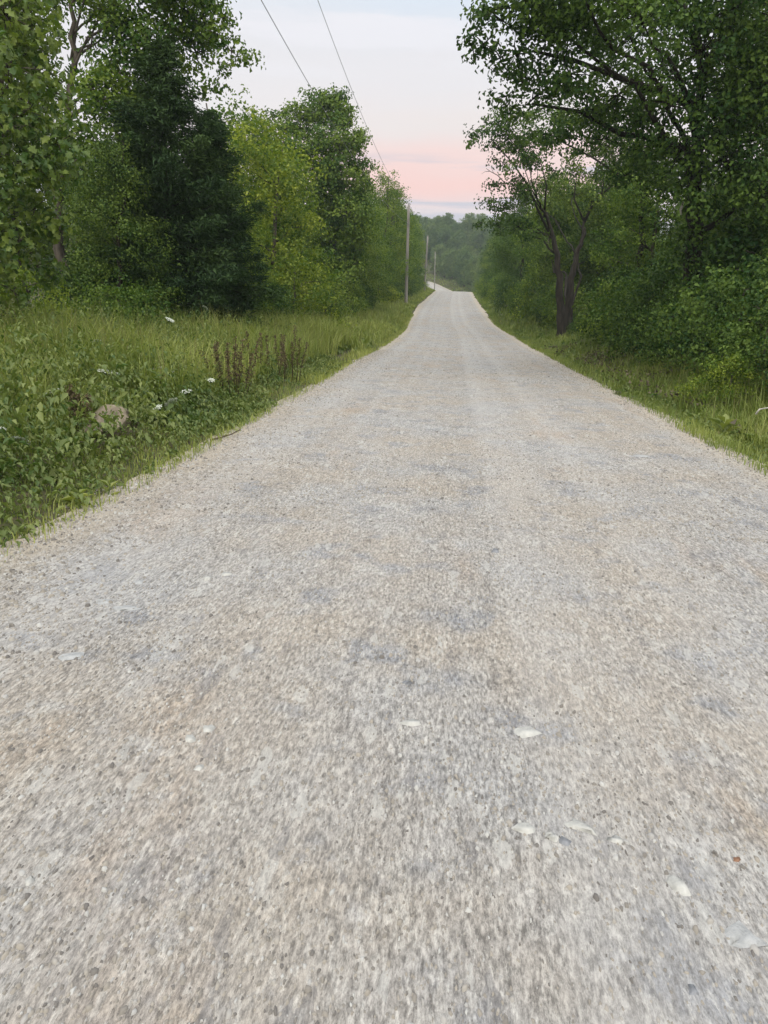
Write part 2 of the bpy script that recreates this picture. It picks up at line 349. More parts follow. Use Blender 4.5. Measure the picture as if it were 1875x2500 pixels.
a = me.attributes.new('lat', 'FLOAT', 'POINT'); a.data.foreach_set('value', np.tile(lat, ny).astype(np.float32))
tag(obj('road', me), 'pale limestone gravel road running to a crest between the woods', kind='structure')
def road_z(x, y):
    x = np.asarray(x, float); y = np.asarray(y, float); d, z = lat_of(x, y)
    e = np.interp(np.abs(d), [0, 2.2, 2.75, 3.0, 3.3, 3.5], [.035, .03, .02, .0, -.07, -.3])
    return np.maximum(z+e+vnoise(x, y, .9, 5)*.022+vnoise(x, y, .35, 9)*.03-.012*(np.exp(-((d+1.05)/.35)**2)+np.exp(-((d-.78)/.35)**2)), height(x, y))

# ------------------------------------------------------------------ trees
def bough(a, b, sag, k=7, wob=.06):
    """a curved path from a to b"""
    t = np.linspace(0, 1, k)[:, None]; a, b = np.asarray(a, float), np.asarray(b, float)
    ln = np.linalg.norm(b-a)
    P = a+(b-a)*t; P[:, 2] += (np.sin(np.pi*t[:, 0])*sag*ln)
    w = rng.normal(size=(k, 3))*wob*ln*np.sin(np.pi*t)
    return P+w
def crown_mesh(name, blobs, mat, per=26, leaf=.12, dens=9., lobes=False, twigs=None, asp=.68, shell=.35, spread=.42):
    """blobs: (x, y, z, r, squash). sprays of leaves spread through each blob's volume"""
    C = []; Nn = []; T = []; Sz = []
    tw = MB()
    for (x, y, z, r, q) in blobs:
        nc = max(3, int(dens*r**2*2.2+rng.uniform(0, 1)))
        u = unit(rng.normal(size=(nc, 3))); rad = r*(shell+(1-shell)*rng.uniform(0, 1, nc)**.6)
        cc = np.array([x, y, z])+u*rad[:, None]*np.array([1, 1, q])
        sr = spread*rng.uniform(.6, 1.3, nc)*min(1.0, .5+r*.5)
        for k in range(nc):
            mnum = int(per*rng.uniform(.6, 1.35)*(sr[k]/spread)**1.5)+4
            off = np.clip(rng.normal(size=(mnum, 3)), -1.7, 1.7)*sr[k]*np.array([.62, .62, .40])
            C.append(cc[k]+off); nn = off*.8+u[k]*.35*sr[k]+np.array([0, 0, .30])*sr[k]+rng.normal(size=(mnum, 3))*sr[k]*.34
            Nn.append(nn); T.append(np.clip(rng.normal(.45, .27)+rng.normal(size=mnum)*.2, 0, 1)); Sz.append(leaf*rng.uniform(.6, 1.25, mnum))
            if twigs is not None:
                P = bough((x, y, z), cc[k]+off[0]*.5, .05, 4, .05); tw.add(*tube(P, [twigs, twigs*.7, twigs*.45, twigs*.2], 3, False))
    C, Nn, T, Sz = np.concatenate(C), np.concatenate(Nn), np.concatenate(T), np.concatenate(Sz)
    if lobes: V, F = lobed(C, Nn, Sz); T = np.repeat(T, 8)
    else: V, F = leaves(C, Nn, Sz, asp); T = np.repeat(T, 2)
    return make_mesh(name, V, F, mat, T), (tw if twigs is not None and tw.n else None)
def hero_tree(name, label, base, trunk, r0, blobs, mat, bark='bark', cat='tree', group=None, leaf=.12, per=26, dens=9., lobes=False, limbs=None, twigs=.02, nlimb=14, limbr=.3, shell=.35, spread=.42, asp=.70):
    """trunk: list of points from base up; a limb runs from the trunk to each of the larger blobs"""
    x0, y0 = base; z0 = gz(x0, y0)-.1
    root = tag(empty(name, (x0, y0, z0)), label, cat, group)
    O = np.array([x0, y0, z0])
    tp = np.array([(x0, y0, z0)]+list(trunk), float)-O
    t = np.linspace(0, len(tp)-1, 4*len(tp)); tp = np.stack([np.interp(t, np.arange(len(tp)), tp[:, k]) for k in range(3)], -1)
    tp[1:] += rng.normal(size=(len(tp)-1, 3))*r0*.18
    R = r0*np.linspace(1, .16, len(tp)); R[0] *= 1.35
    obj('trunk', make_mesh('trunk', *tube(tp, R, 9), M[bark], smooth=True), root)
    B = [(b[0]-O[0], b[1]-O[1], b[2]-O[2], b[3], b[4] if len(b) > 4 else .8) for b in blobs]
    order = sorted(B, key=lambda b: -b[3])[:nlimb]
    for b in order:
        d = np.hypot(*(tp[:, :2]-np.array(b[:2])).T)
        zt = b[2]-.55*d.min()-.2*b[3]; i = int(np.argmin(np.abs(tp[:, 2]-zt)+.3*d))
        P = bough(tp[i], b[:3], .08, 8, .035); ra = max(.025, R[i]*rng.uniform(.35, .5))*(limbr/.3)
        obj('limb', make_mesh('limb', *tube(P, np.linspace(ra, ra*.22, 8), 6), M[bark], smooth=True), root)
    for P, ra in (limbs or []):
        P = np.asarray(P)-O; obj('limb', make_mesh('limb', *tube(P, np.linspace(ra, ra*.3, len(P)), 7), M[bark], smooth=True), root)
    me, tw = crown_mesh('crown', B, M[mat], per, leaf, dens, lobes, twigs, asp, shell, spread)
    obj('crown', me, root)
    if lobes:                                                     # the leaves that show largest, one by one
        lm = [make_mesh('leaf', *lobed(np.zeros((1, 3)), np.array([[0, 0, 1.]]), [1.], rng.uniform(.1, .4)), M[mat], np.full(8, tv)) for tv in (.15, .3, .45, .6, .75, .9)]
        near = [b for b in blobs if b[0]/b[1] > -.62 and b[2] < 7.5]
        for k in range(300):
            b = near[k % len(near)]; u = unit(rng.normal(size=3)+[.35, -.9, .25])
            q = np.array(b[:3])+u*b[3]*rng.uniform(.95, 1.25)*[1, 1, .85]-O
            lf = obj('leaf', lm[int(rng.integers(6))], root, tuple(q)); s_ = leaf*rng.uniform(.7, 1.35); lf.scale = (s_, s_, s_)
            lf.rotation_euler = Vector(unit(u*.7+np.array([0, 0, .6])+rng.normal(size=3)*.3)).to_track_quat('Z', 'X').to_euler(); lf.rotation_euler.rotate_axis('Z', rng.uniform(0, 6.28))
        root.children[-301]['kind'] = 'stuff'
    if tw: tag(obj('twigs', tw.mesh('twigs', M[bark]), root), kind='stuff')
    return root
def proto_tree(name, h, w, mat, bark='bark', nb=34, leaf=.118, per=34, dens=7, low=.12, seed=0, lobes=False):
    """leafy roadside tree of height h and crown radius w standing at the origin"""
    global rng
    keep = rng; rng = np.random.default_rng(seed)
    root = empty(name, (0, 0, 0))
    top = np.array([rng.normal()*.05*h, rng.normal()*.05*h, h*.9])
    tp = bough((0, 0, -.3), top, 0, 9, .012); r0 = h*.014+.03; R = np.linspace(r0, r0*.15, 9); R[0] *= 1.3
    mb = MB(); mb.add(*tube(tp, R, 7))
    B = []
    for k in range(nb):
        f = low+(1-low)*((k+.5)/nb)**.85; z = h*f*.94
        rr = w*np.sin(np.pi*np.clip(.18+.78*f, 0, 1))**.8*rng.uniform(.35, .95); th = k*2.4+rng.normal()*.4
        r = w*rng.uniform(.28, .46)*(1 if f < .9 else .7)
        B.append((np.cos(th)*rr, np.sin(th)*rr, z, r, rng.uniform(.65, .95)))
    for b in B[::3]:
        i = int(np.argmin(np.abs(tp[:, 2]-(b[2]-.25*h*.3)))); ra = max(.02, R[i]*.4)
        mb.add(*tube(bough(tp[i], b[:3], .06, 6, .04), np.linspace(ra, ra*.25, 6), 5))
    obj('trunk', mb.mesh('trunk', M[bark], True), root)
    me, tw = crown_mesh('crown', B, M[mat], per, leaf, dens, lobes, .012 if h < 30 else None)
    obj('crown', me, root)
    rng = keep
    return root
def cedar(name, label, base, h, w, seed, low=.05, lean=0):
    global rng
    keep = rng; rng = np.random.default_rng(seed)
    root = tag(empty(name, (*base, gz(*base)-.1)), label, 'tree')
    tp = bough((0, 0, 0), (lean, 0, h), 0, 10, .006); r0 = .022*h
    obj('trunk', make_mesh('trunk', *tube(tp, np.linspace(r0, .015, 10), 8), M['bark_dark'], smooth=True), root)
    bm_ = MB(); C = []; A = []; Tn = []
    nb = 135
    for k in range(nb):
        f = low+(1-low)*((k+.5)/nb); z = f*h; ln = w*(1-f)**.75*rng.uniform(.30, 1.3)+.12; th = k*2.39996+rng.normal()*.3
        d = np.array([np.cos(th), np.sin(th), 0]); a = np.array([lean*f, 0, z])
        e = a+d*ln+np.array([0, 0, ln*(.28 if f > .45 else -.05)+rng.normal()*.06*ln])
        P = bough(a, e, -.06, 6, .02); bm_.add(*tube(P, np.linspace(.022*(1-f)+.006, .004, 6), 4))
        m_ = int(70+290*ln); t = rng.uniform(.12, 1.06, m_)**.8
        base_ = np.stack([np.interp(t, np.linspace(0, 1, 6), P[:, q]) for q in range(3)], -1)
        side = rng.normal(size=(m_, 3)); sd = side*(.10+.20*ln*(1-np.minimum(t, 1))[:, None]*.9)*np.array([1, 1, .55])
        C.append(base_+sd); A.append(d*.7+unit(sd)*.7+np.array([0, 0, .15])+rng.normal(size=(m_, 3))*.35)
        Tn.append(np.clip(rng.normal(.45, .2)+rng.normal(size=m_)*.18, 0, 1))
    C, A, Tn = np.concatenate(C), np.concatenate(A), np.concatenate(Tn)
    V, F = leaves(C, rng.normal(size=C.shape)*.6+[0, 0, .8], rng.uniform(.06, .19, len(C)), .24, .05, .15, axis=A)
    obj('branches', bm_.mesh('branches', M['bark_dark']), root)
    obj('crown', make_mesh('crown', V, F, M['cedar'], np.repeat(Tn, 2)), root)
    rng = keep
    return root

# big lobed-leaf tree at the left edge of the view
hero_tree('lobed_leaf_tree', 'nearest tree at the far left, big lobed yellow green leaves reaching out over the weeds', (-8.00, 11.00), [(-6.96, 11.20, 2.39), (-6.74, 11.20, 3.65), (-6.65, 11.40, 4.90), (-6.58, 11.60, 6.00)], .15,
  [(-6.28, 11.00, 5.12, 0.62), (-6.28, 11.60, 4.90, 0.60), (-6.08, 10.60, 4.39, 0.55), (-6.26, 12.00, 4.46, 0.50), (-6.10, 11.00, 3.98, 0.55), (-6.17, 10.50, 3.64, 0.55), (-5.73, 11.00, 3.57, 0.42), (-5.24, 10.60, 3.29, 0.27), (-6.01, 10.60, 3.25, 0.50), (-5.73, 10.80, 3.08, 0.35), (-6.23, 10.50, 2.82, 0.45), (-6.12, 11.00, 2.71, 0.38), (-6.32, 10.40, 2.33, 0.40), (-6.15, 10.60, 2.23, 0.30), (-5.93, 11.00, 2.52, 0.25), (-5.77, 11.00, 2.40, 0.18), (-6.33, 10.60, 1.85, 0.36), (-6.17, 11.00, 1.91, 0.30), (-6.19, 11.40, 1.76, 0.25), (-6.82, 11.00, 4.78, 0.70), (-6.68, 10.50, 3.80, 0.60), (-6.53, 10.20, 2.89, 0.60), (-6.64, 10.30, 2.01, 0.50), (-6.79, 12.50, 5.67, 0.60), (-6.74, 11.50, 5.85, 0.80), (-6.46, 12.00, 6.04, 0.70), (-6.97, 10.60, 1.45, 0.50), (-6.45, 10.80, 1.53, 0.35)],
  'lobed', per=20, leaf=.118, dens=20, lobes=True, twigs=.012, nlimb=12, spread=.34, shell=.2)
# tall pale-green tree with its dark limbs showing against the sky
hero_tree('broadleaf_tree', 'tall yellow green tree with dark forked limbs against the sky behind the nearest tree', (-9.60, 20.20), [(-10.68, 20.20, 2.44), (-10.55, 20.20, 4.30), (-10.18, 20.10, 5.71), (-9.84, 20.00, 6.96), (-9.59, 20.00, 8.47), (-9.46, 20.00, 9.35)], .17,
  [(-8.63, 20.00, 7.98, 0.80), (-7.83, 20.00, 7.53, 0.90), (-7.04, 20.50, 8.39, 0.80), (-8.01, 20.00, 8.57, 1.00), (-7.06, 20.00, 8.95, 1.00), (-6.57, 20.50, 8.24, 0.60), (-6.08, 20.00, 7.83, 0.42), (-5.74, 20.00, 7.38, 0.33), (-5.42, 20.00, 7.20, 0.24), (-5.81, 20.00, 7.08, 0.30), (-6.11, 20.00, 6.72, 0.30), (-6.95, 21.00, 7.62, 0.70), (-8.35, 20.00, 6.76, 0.85), (-8.71, 19.00, 6.05, 0.80), (-7.97, 21.00, 6.92, 0.80), (-8.94, 19.00, 5.29, 0.75), (-8.53, 20.00, 5.92, 0.80), (-10.76, 21.00, 8.66, 0.50), (-9.26, 20.00, 8.96, 0.90), (-11.08, 21.00, 9.23, 0.90), (-11.70, 21.00, 8.08, 0.70), (-11.35, 21.00, 7.23, 0.65), (-10.86, 20.50, 6.12, 0.60), (-9.47, 21.00, 8.61, 0.45), (-9.36, 21.00, 7.56, 0.45), (-8.20, 21.00, 6.04, 0.90), (-9.47, 19.00, 4.56, 0.80), (-6.23, 20.00, 8.27, 0.35), (-5.95, 20.00, 8.08, 0.20), (-6.57, 20.50, 6.69, 0.30), (-11.08, 22.00, 8.29, 0.35), (-6.61, 20.00, 8.85, 0.70), (-7.36, 21.00, 7.99, 0.60)],
  'yellow', leaf=.115, per=62, dens=11, nlimb=8, limbs=[([(-10.01, 20.00, 5.70), (-9.92, 20.00, 6.44), (-9.73, 20.00, 7.06), (-9.27, 19.80, 7.61), (-8.57, 19.60, 7.80)], 0.055), ([(-10.18, 20.00, 5.80), (-9.51, 19.80, 6.03), (-8.79, 19.60, 6.40), (-8.22, 19.50, 6.93)], 0.06), ([(-9.82, 20.00, 7.16), (-9.64, 20.00, 7.87), (-9.35, 20.00, 8.57)], 0.05), ([(-9.63, 20.00, 7.27), (-9.19, 20.00, 7.52), (-8.82, 20.00, 7.72)], 0.035), ([(-6.42, 20.00, 7.88), (-6.08, 20.00, 7.73), (-5.74, 20.00, 7.36), (-5.51, 20.00, 7.23)], 0.02)])
# round-topped tree standing above the left wood edge
hero_tree('broadleaf_tree', 'tall round topped tree rising highest against the sky left of the overhead wires', (-6.79, 43.00), [(-6.76, 43.00, 3.90), (-6.90, 43.00, 6.54), (-6.83, 43.00, 8.87), (-7.02, 43.00, 10.90)], .2,
  [(-7.65, 43.00, 11.34, 1.10), (-6.54, 43.00, 11.46, 1.00), (-6.38, 43.00, 11.02, 0.75), (-8.65, 43.00, 10.88, 1.00), (-9.30, 42.00, 10.33, 0.80), (-10.15, 43.00, 11.09, 0.40), (-10.29, 42.00, 10.10, 0.40), (-5.74, 43.00, 10.02, 0.80), (-5.47, 43.00, 8.89, 0.75), (-5.30, 43.00, 7.97, 0.50), (-6.48, 42.00, 9.59, 1.50), (-8.20, 42.00, 9.12, 1.40), (-9.21, 41.00, 8.49, 1.10), (-6.31, 42.00, 8.03, 1.30), (-7.45, 42.00, 7.56, 1.40), (-8.86, 41.00, 6.72, 1.20), (-5.43, 43.00, 7.04, 0.70), (-6.06, 42.00, 6.21, 1.40), (-7.69, 42.00, 5.71, 1.40), (-5.52, 42.00, 5.29, 1.00), (-6.66, 42.00, 4.20, 1.40), (-8.24, 41.00, 3.98, 1.20), (-5.49, 42.00, 3.64, 0.90), (-8.20, 43.00, 11.86, 0.50), (-7.41, 43.00, 11.96, 0.50), (-6.67, 43.00, 11.92, 0.45), (-9.65, 43.00, 11.32, 0.30), (-10.43, 42.00, 9.32, 0.50), (-6.09, 41.00, 2.63, 1.00), (-5.18, 44.00, 7.89, 0.35), (-5.14, 44.00, 6.22, 0.50)],
  'mid', leaf=.16, per=66, dens=8.5, nlimb=12, spread=.5)
# big dark oak on the right, its boughs over the road
hero_tree('oak_tree', 'biggest dark oak on the right, long leafy boughs hanging out over the gravel road', (5.72, 19.00), [(5.57, 19.00, 2.36), (5.42, 19.00, 3.89), (5.29, 19.00, 5.36), (5.14, 19.00, 6.76), (4.83, 19.00, 8.63)], .25,
  [(0.09, 17.00, 6.58, 0.30), (0.32, 17.00, 6.64, 0.38), (0.66, 17.00, 7.05, 0.60), (0.38, 17.00, 7.17, 0.35), (0.98, 17.00, 6.44, 0.60), (0.68, 17.50, 6.54, 0.40), (1.10, 16.50, 7.24, 0.90), (1.56, 17.00, 6.73, 0.75), (0.95, 18.00, 5.97, 0.42), (0.88, 18.00, 6.29, 0.40), (1.45, 18.00, 5.89, 0.60), (1.62, 16.00, 7.51, 1.00), (2.25, 18.00, 7.34, 0.90), (2.07, 17.00, 6.11, 0.75), (2.80, 19.00, 5.95, 0.70), (2.65, 17.00, 7.57, 1.10), (3.46, 20.00, 7.42, 0.80), (3.44, 19.00, 6.24, 0.80), (3.22, 16.00, 6.69, 0.95), (4.15, 19.00, 5.87, 0.75), (4.79, 21.00, 7.36, 0.90), (4.42, 19.00, 8.45, 1.20), (4.70, 18.00, 4.97, 0.90), (4.64, 17.00, 6.53, 0.90), (5.45, 18.00, 5.79, 1.00), (5.14, 17.00, 7.33, 1.20), (6.23, 19.00, 6.77, 1.20), (6.74, 19.00, 5.47, 1.20), (5.70, 18.00, 4.71, 0.90), (6.48, 18.00, 4.08, 1.00), (4.42, 20.00, 5.24, 0.60), (5.06, 18.00, 3.77, 0.60), (5.05, 19.00, 4.48, 0.50), (2.01, 20.00, 5.62, 0.50), (2.57, 20.00, 5.53, 0.55), (3.45, 20.00, 5.54, 0.50), (3.98, 20.00, 4.72, 0.45), (6.40, 18.00, 7.42, 1.30), (6.72, 18.00, 6.06, 1.30), (1.15, 17.00, 6.06, 0.30), (4.15, 17.00, 5.54, 0.60)],
  'oak', bark='bark_dark', leaf=.105, per=66, dens=10, nlimb=16, spread=.4, shell=.3, limbs=[([(5.20, 19.00, 6.02), (4.31, 18.60, 6.19), (3.17, 18.00, 6.34), (2.20, 17.50, 6.50), (1.30, 17.00, 6.52)], 0.09), ([(5.28, 19.00, 5.07), (4.42, 19.00, 5.35), (3.66, 19.40, 5.52), (2.60, 19.00, 5.90), (1.49, 18.30, 5.87)], 0.085), ([(5.05, 19.00, 7.04), (4.56, 18.50, 7.76), (3.61, 18.00, 8.26)], 0.08), ([(5.08, 19.00, 6.49), (5.40, 18.50, 7.24), (5.71, 18.00, 7.76)], 0.08)])
hero_tree('ivy', 'dark ivy climbing the trunk of the big oak on the right', (5.57, 18.70), [(5.42, 18.70, 2.34), (5.26, 18.70, 3.95)], .03,
  [(5.54, 18.70, 1.40, 0.50), (5.40, 18.70, 2.03, 0.42), (5.42, 18.70, 2.65, 0.42), (5.31, 18.70, 3.26, 0.36), (5.14, 18.60, 2.94, 0.28), (5.34, 18.70, 3.95, 0.30)],
  'dark', bark='bark_dark', cat='climbing plant', leaf=.10, per=40, dens=26, nlimb=2, twigs=None)
hero_tree('leaning_tree', 'thin dark forked tree leaning left over the right verge with sparse leaves', (5.04, 36.00), [(4.85, 36.00, 2.57), (4.45, 36.00, 4.16), (4.04, 36.00, 5.33), (3.40, 35.50, 6.22)], .21,
  [(0.42, 33.00, 8.06, 0.35), (0.83, 33.00, 8.27, 0.45), (1.41, 34.00, 8.83, 0.55), (1.92, 34.00, 8.32, 0.60), (1.37, 34.00, 7.96, 0.40), (1.80, 34.00, 7.34, 0.50), (2.41, 35.00, 7.98, 0.60), (1.62, 35.00, 6.68, 0.42), (2.31, 35.00, 6.69, 0.55), (1.41, 36.00, 6.06, 0.42), (2.04, 36.00, 5.88, 0.50), (2.95, 35.00, 8.53, 0.50), (2.42, 34.00, 9.19, 0.50), (1.75, 34.00, 9.35, 0.40), (3.22, 35.00, 7.63, 0.55), (2.95, 35.00, 6.15, 0.55), (1.94, 37.00, 5.19, 0.60), (2.72, 36.00, 5.11, 0.60), (1.10, 38.00, 5.48, 0.40), (3.35, 36.00, 4.93, 0.60), (3.73, 35.00, 8.54, 0.50)],
  'oak', bark='bark_dark', leaf=.13, per=60, dens=11, nlimb=9, spread=.46, limbs=[([(4.07, 36.00, 4.94), (3.43, 35.50, 5.84), (2.91, 35.00, 6.70), (2.11, 34.40, 7.51), (1.14, 33.50, 8.21)], 0.06), ([(3.82, 36.00, 5.52), (3.76, 35.60, 6.81), (3.31, 35.00, 7.81)], 0.05)])
hero_tree('leaning_tree', 'dark tree with a bare crooked bough bent right, beside the left leaning forked tree', (5.48, 37.00), [(5.41, 37.00, 2.61), (5.57, 37.00, 3.85), (5.72, 37.00, 5.07), (5.75, 37.00, 5.67)], .22,
  [(5.32, 37.00, 7.43, 0.55), (6.33, 37.00, 7.64, 0.60), (7.06, 37.00, 8.41, 0.60), (4.83, 37.00, 8.19, 0.50), (7.62, 37.00, 7.08, 0.60), (6.18, 38.00, 8.78, 0.55), (6.06, 37.00, 6.27, 0.50), (4.69, 38.00, 6.77, 0.45), (8.13, 38.00, 8.22, 0.60), (7.28, 38.00, 6.42, 0.60), (5.19, 37.00, 9.70, 0.50), (4.26, 37.00, 9.88, 0.50), (4.33, 41.00, 7.61, 0.70), (4.19, 41.00, 6.52, 0.80), (5.82, 41.50, 7.27, 0.80), (5.90, 37.00, 9.71, 0.60), (6.75, 37.00, 9.35, 0.70), (5.01, 41.50, 5.93, 0.80), (7.47, 42.00, 5.80, 0.80), (6.92, 42.00, 4.19, 0.90), (4.94, 41.50, 4.11, 0.90), (6.34, 42.00, 2.77, 0.80)],
  'oak', bark='bark_dark', leaf=.13, per=60, dens=11, nlimb=4, spread=.46, limbs=[([(5.77, 37.00, 5.47), (6.14, 37.00, 6.47), (6.96, 36.80, 7.13), (7.67, 36.60, 7.59)], 0.07), ([(5.77, 37.00, 5.47), (5.21, 37.00, 6.45), (5.22, 37.00, 7.43)], 0.05), ([(6.43, 37.00, 6.67), (6.45, 37.00, 7.45)], 0.035)])
hero_tree('oak_tree', 'middle sized oak with a straight dark trunk between the big oak and the forked trees', (6.45, 27.00), [(6.30, 27.00, 2.38), (6.11, 27.00, 3.86), (5.98, 27.00, 5.30), (5.69, 27.00, 6.96)], .17,
  [(1.92, 27.00, 7.60, 0.40), (2.43, 27.00, 7.81, 0.50), (2.99, 27.00, 7.34, 0.60), (2.64, 27.50, 6.88, 0.50), (3.58, 27.00, 7.35, 0.50), (4.29, 27.00, 7.63, 0.60), (4.96, 27.00, 6.95, 0.60), (5.63, 27.00, 7.51, 0.70), (6.29, 27.00, 6.83, 0.70), (6.16, 27.00, 5.58, 0.60), (3.23, 28.00, 6.12, 0.40), (6.46, 26.00, 5.71, 0.70), (6.60, 26.00, 4.62, 0.60), (2.26, 28.00, 6.40, 0.35), (5.27, 27.00, 8.04, 0.60)],
  'oak', bark='bark_dark', leaf=.11, per=48, dens=10, nlimb=9, limbs=[([(5.97, 27.00, 5.15), (5.23, 27.00, 5.85), (4.27, 27.00, 6.39), (3.03, 27.00, 6.93)], 0.06)])
cedar('cedar_tree', 'tallest dark blue green cedar with a pointed top at the left wood edge', (-6.92, 18.4), 6.67, 2.3, 31, .07)
cedar('cedar_tree', 'shorter dark cedar with wispy top just right of the tallest cedar', (-6.25, 19.6), 5.61, 1.7, 32, .05)
cedar('cedar_tree', 'dark cedar with bare lower trunk behind the compound leaf bush', (-8.52, 20.5), 5.20, 2.3, 33, .14)

# generic roadside trees: each kind is modelled once and then copied tree by tree
KIND = {
 'mid_a': proto_tree('broadleaf_tree', 9.5, 2.5, 'mid', nb=40, seed=11),
 'mid_b': proto_tree('broadleaf_tree', 10.5, 2.2, 'mid', nb=42, seed=12, low=.2),
 'yel_a': proto_tree('broadleaf_tree', 7.0, 2.1, 'yellow', nb=30, seed=13),
 'yel_b': proto_tree('broadleaf_tree', 9.0, 2.3, 'yellow', nb=36, seed=14, low=.08),
 'dark_a': proto_tree('broadleaf_tree', 10.0, 2.6, 'dark', 'bark_dark', nb=40, seed=15, low=.1),
 'dark_b': proto_tree('broadleaf_tree', 12.0, 2.8, 'oak', 'bark_dark', nb=46, seed=16, low=.22),
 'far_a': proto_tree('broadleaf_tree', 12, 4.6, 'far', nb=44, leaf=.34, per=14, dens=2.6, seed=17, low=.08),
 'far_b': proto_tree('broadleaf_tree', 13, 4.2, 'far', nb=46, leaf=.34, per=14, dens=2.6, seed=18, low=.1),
 'bush_y': proto_tree('shrub', 2.6, 1.5, 'yellow', nb=18, leaf=.10, per=46, dens=11, low=.05, seed=19),
 'bush_m': proto_tree('shrub', 2.2, 1.5, 'mid', nb=17, leaf=.10, per=44, dens=11, low=.05, seed=20),
 'bush_d': proto_tree('shrub', 2.4, 1.5, 'dark', nb=18, leaf=.10, per=46, dens=11, low=.04, seed=21),
}
first = set()
def plant(kind, x, y, s, label, group=None, cat=None, dz=0, rz=None, sz=None):
    src = KIND[kind]
    o = src if kind not in first else copy_tree(src)
    first.add(kind)
    o.location = (x, y, gz(x, y)-.05+dz); o.rotation_euler = (0, 0, rng.uniform(0, 6.28) if rz is None else rz); o.scale = (s, s, s*(sz or 1))
    if 'group' in o: del o['group']
    return tag(o, label, cat or ('shrub' if kind.startswith('bush') else 'tree'), group)
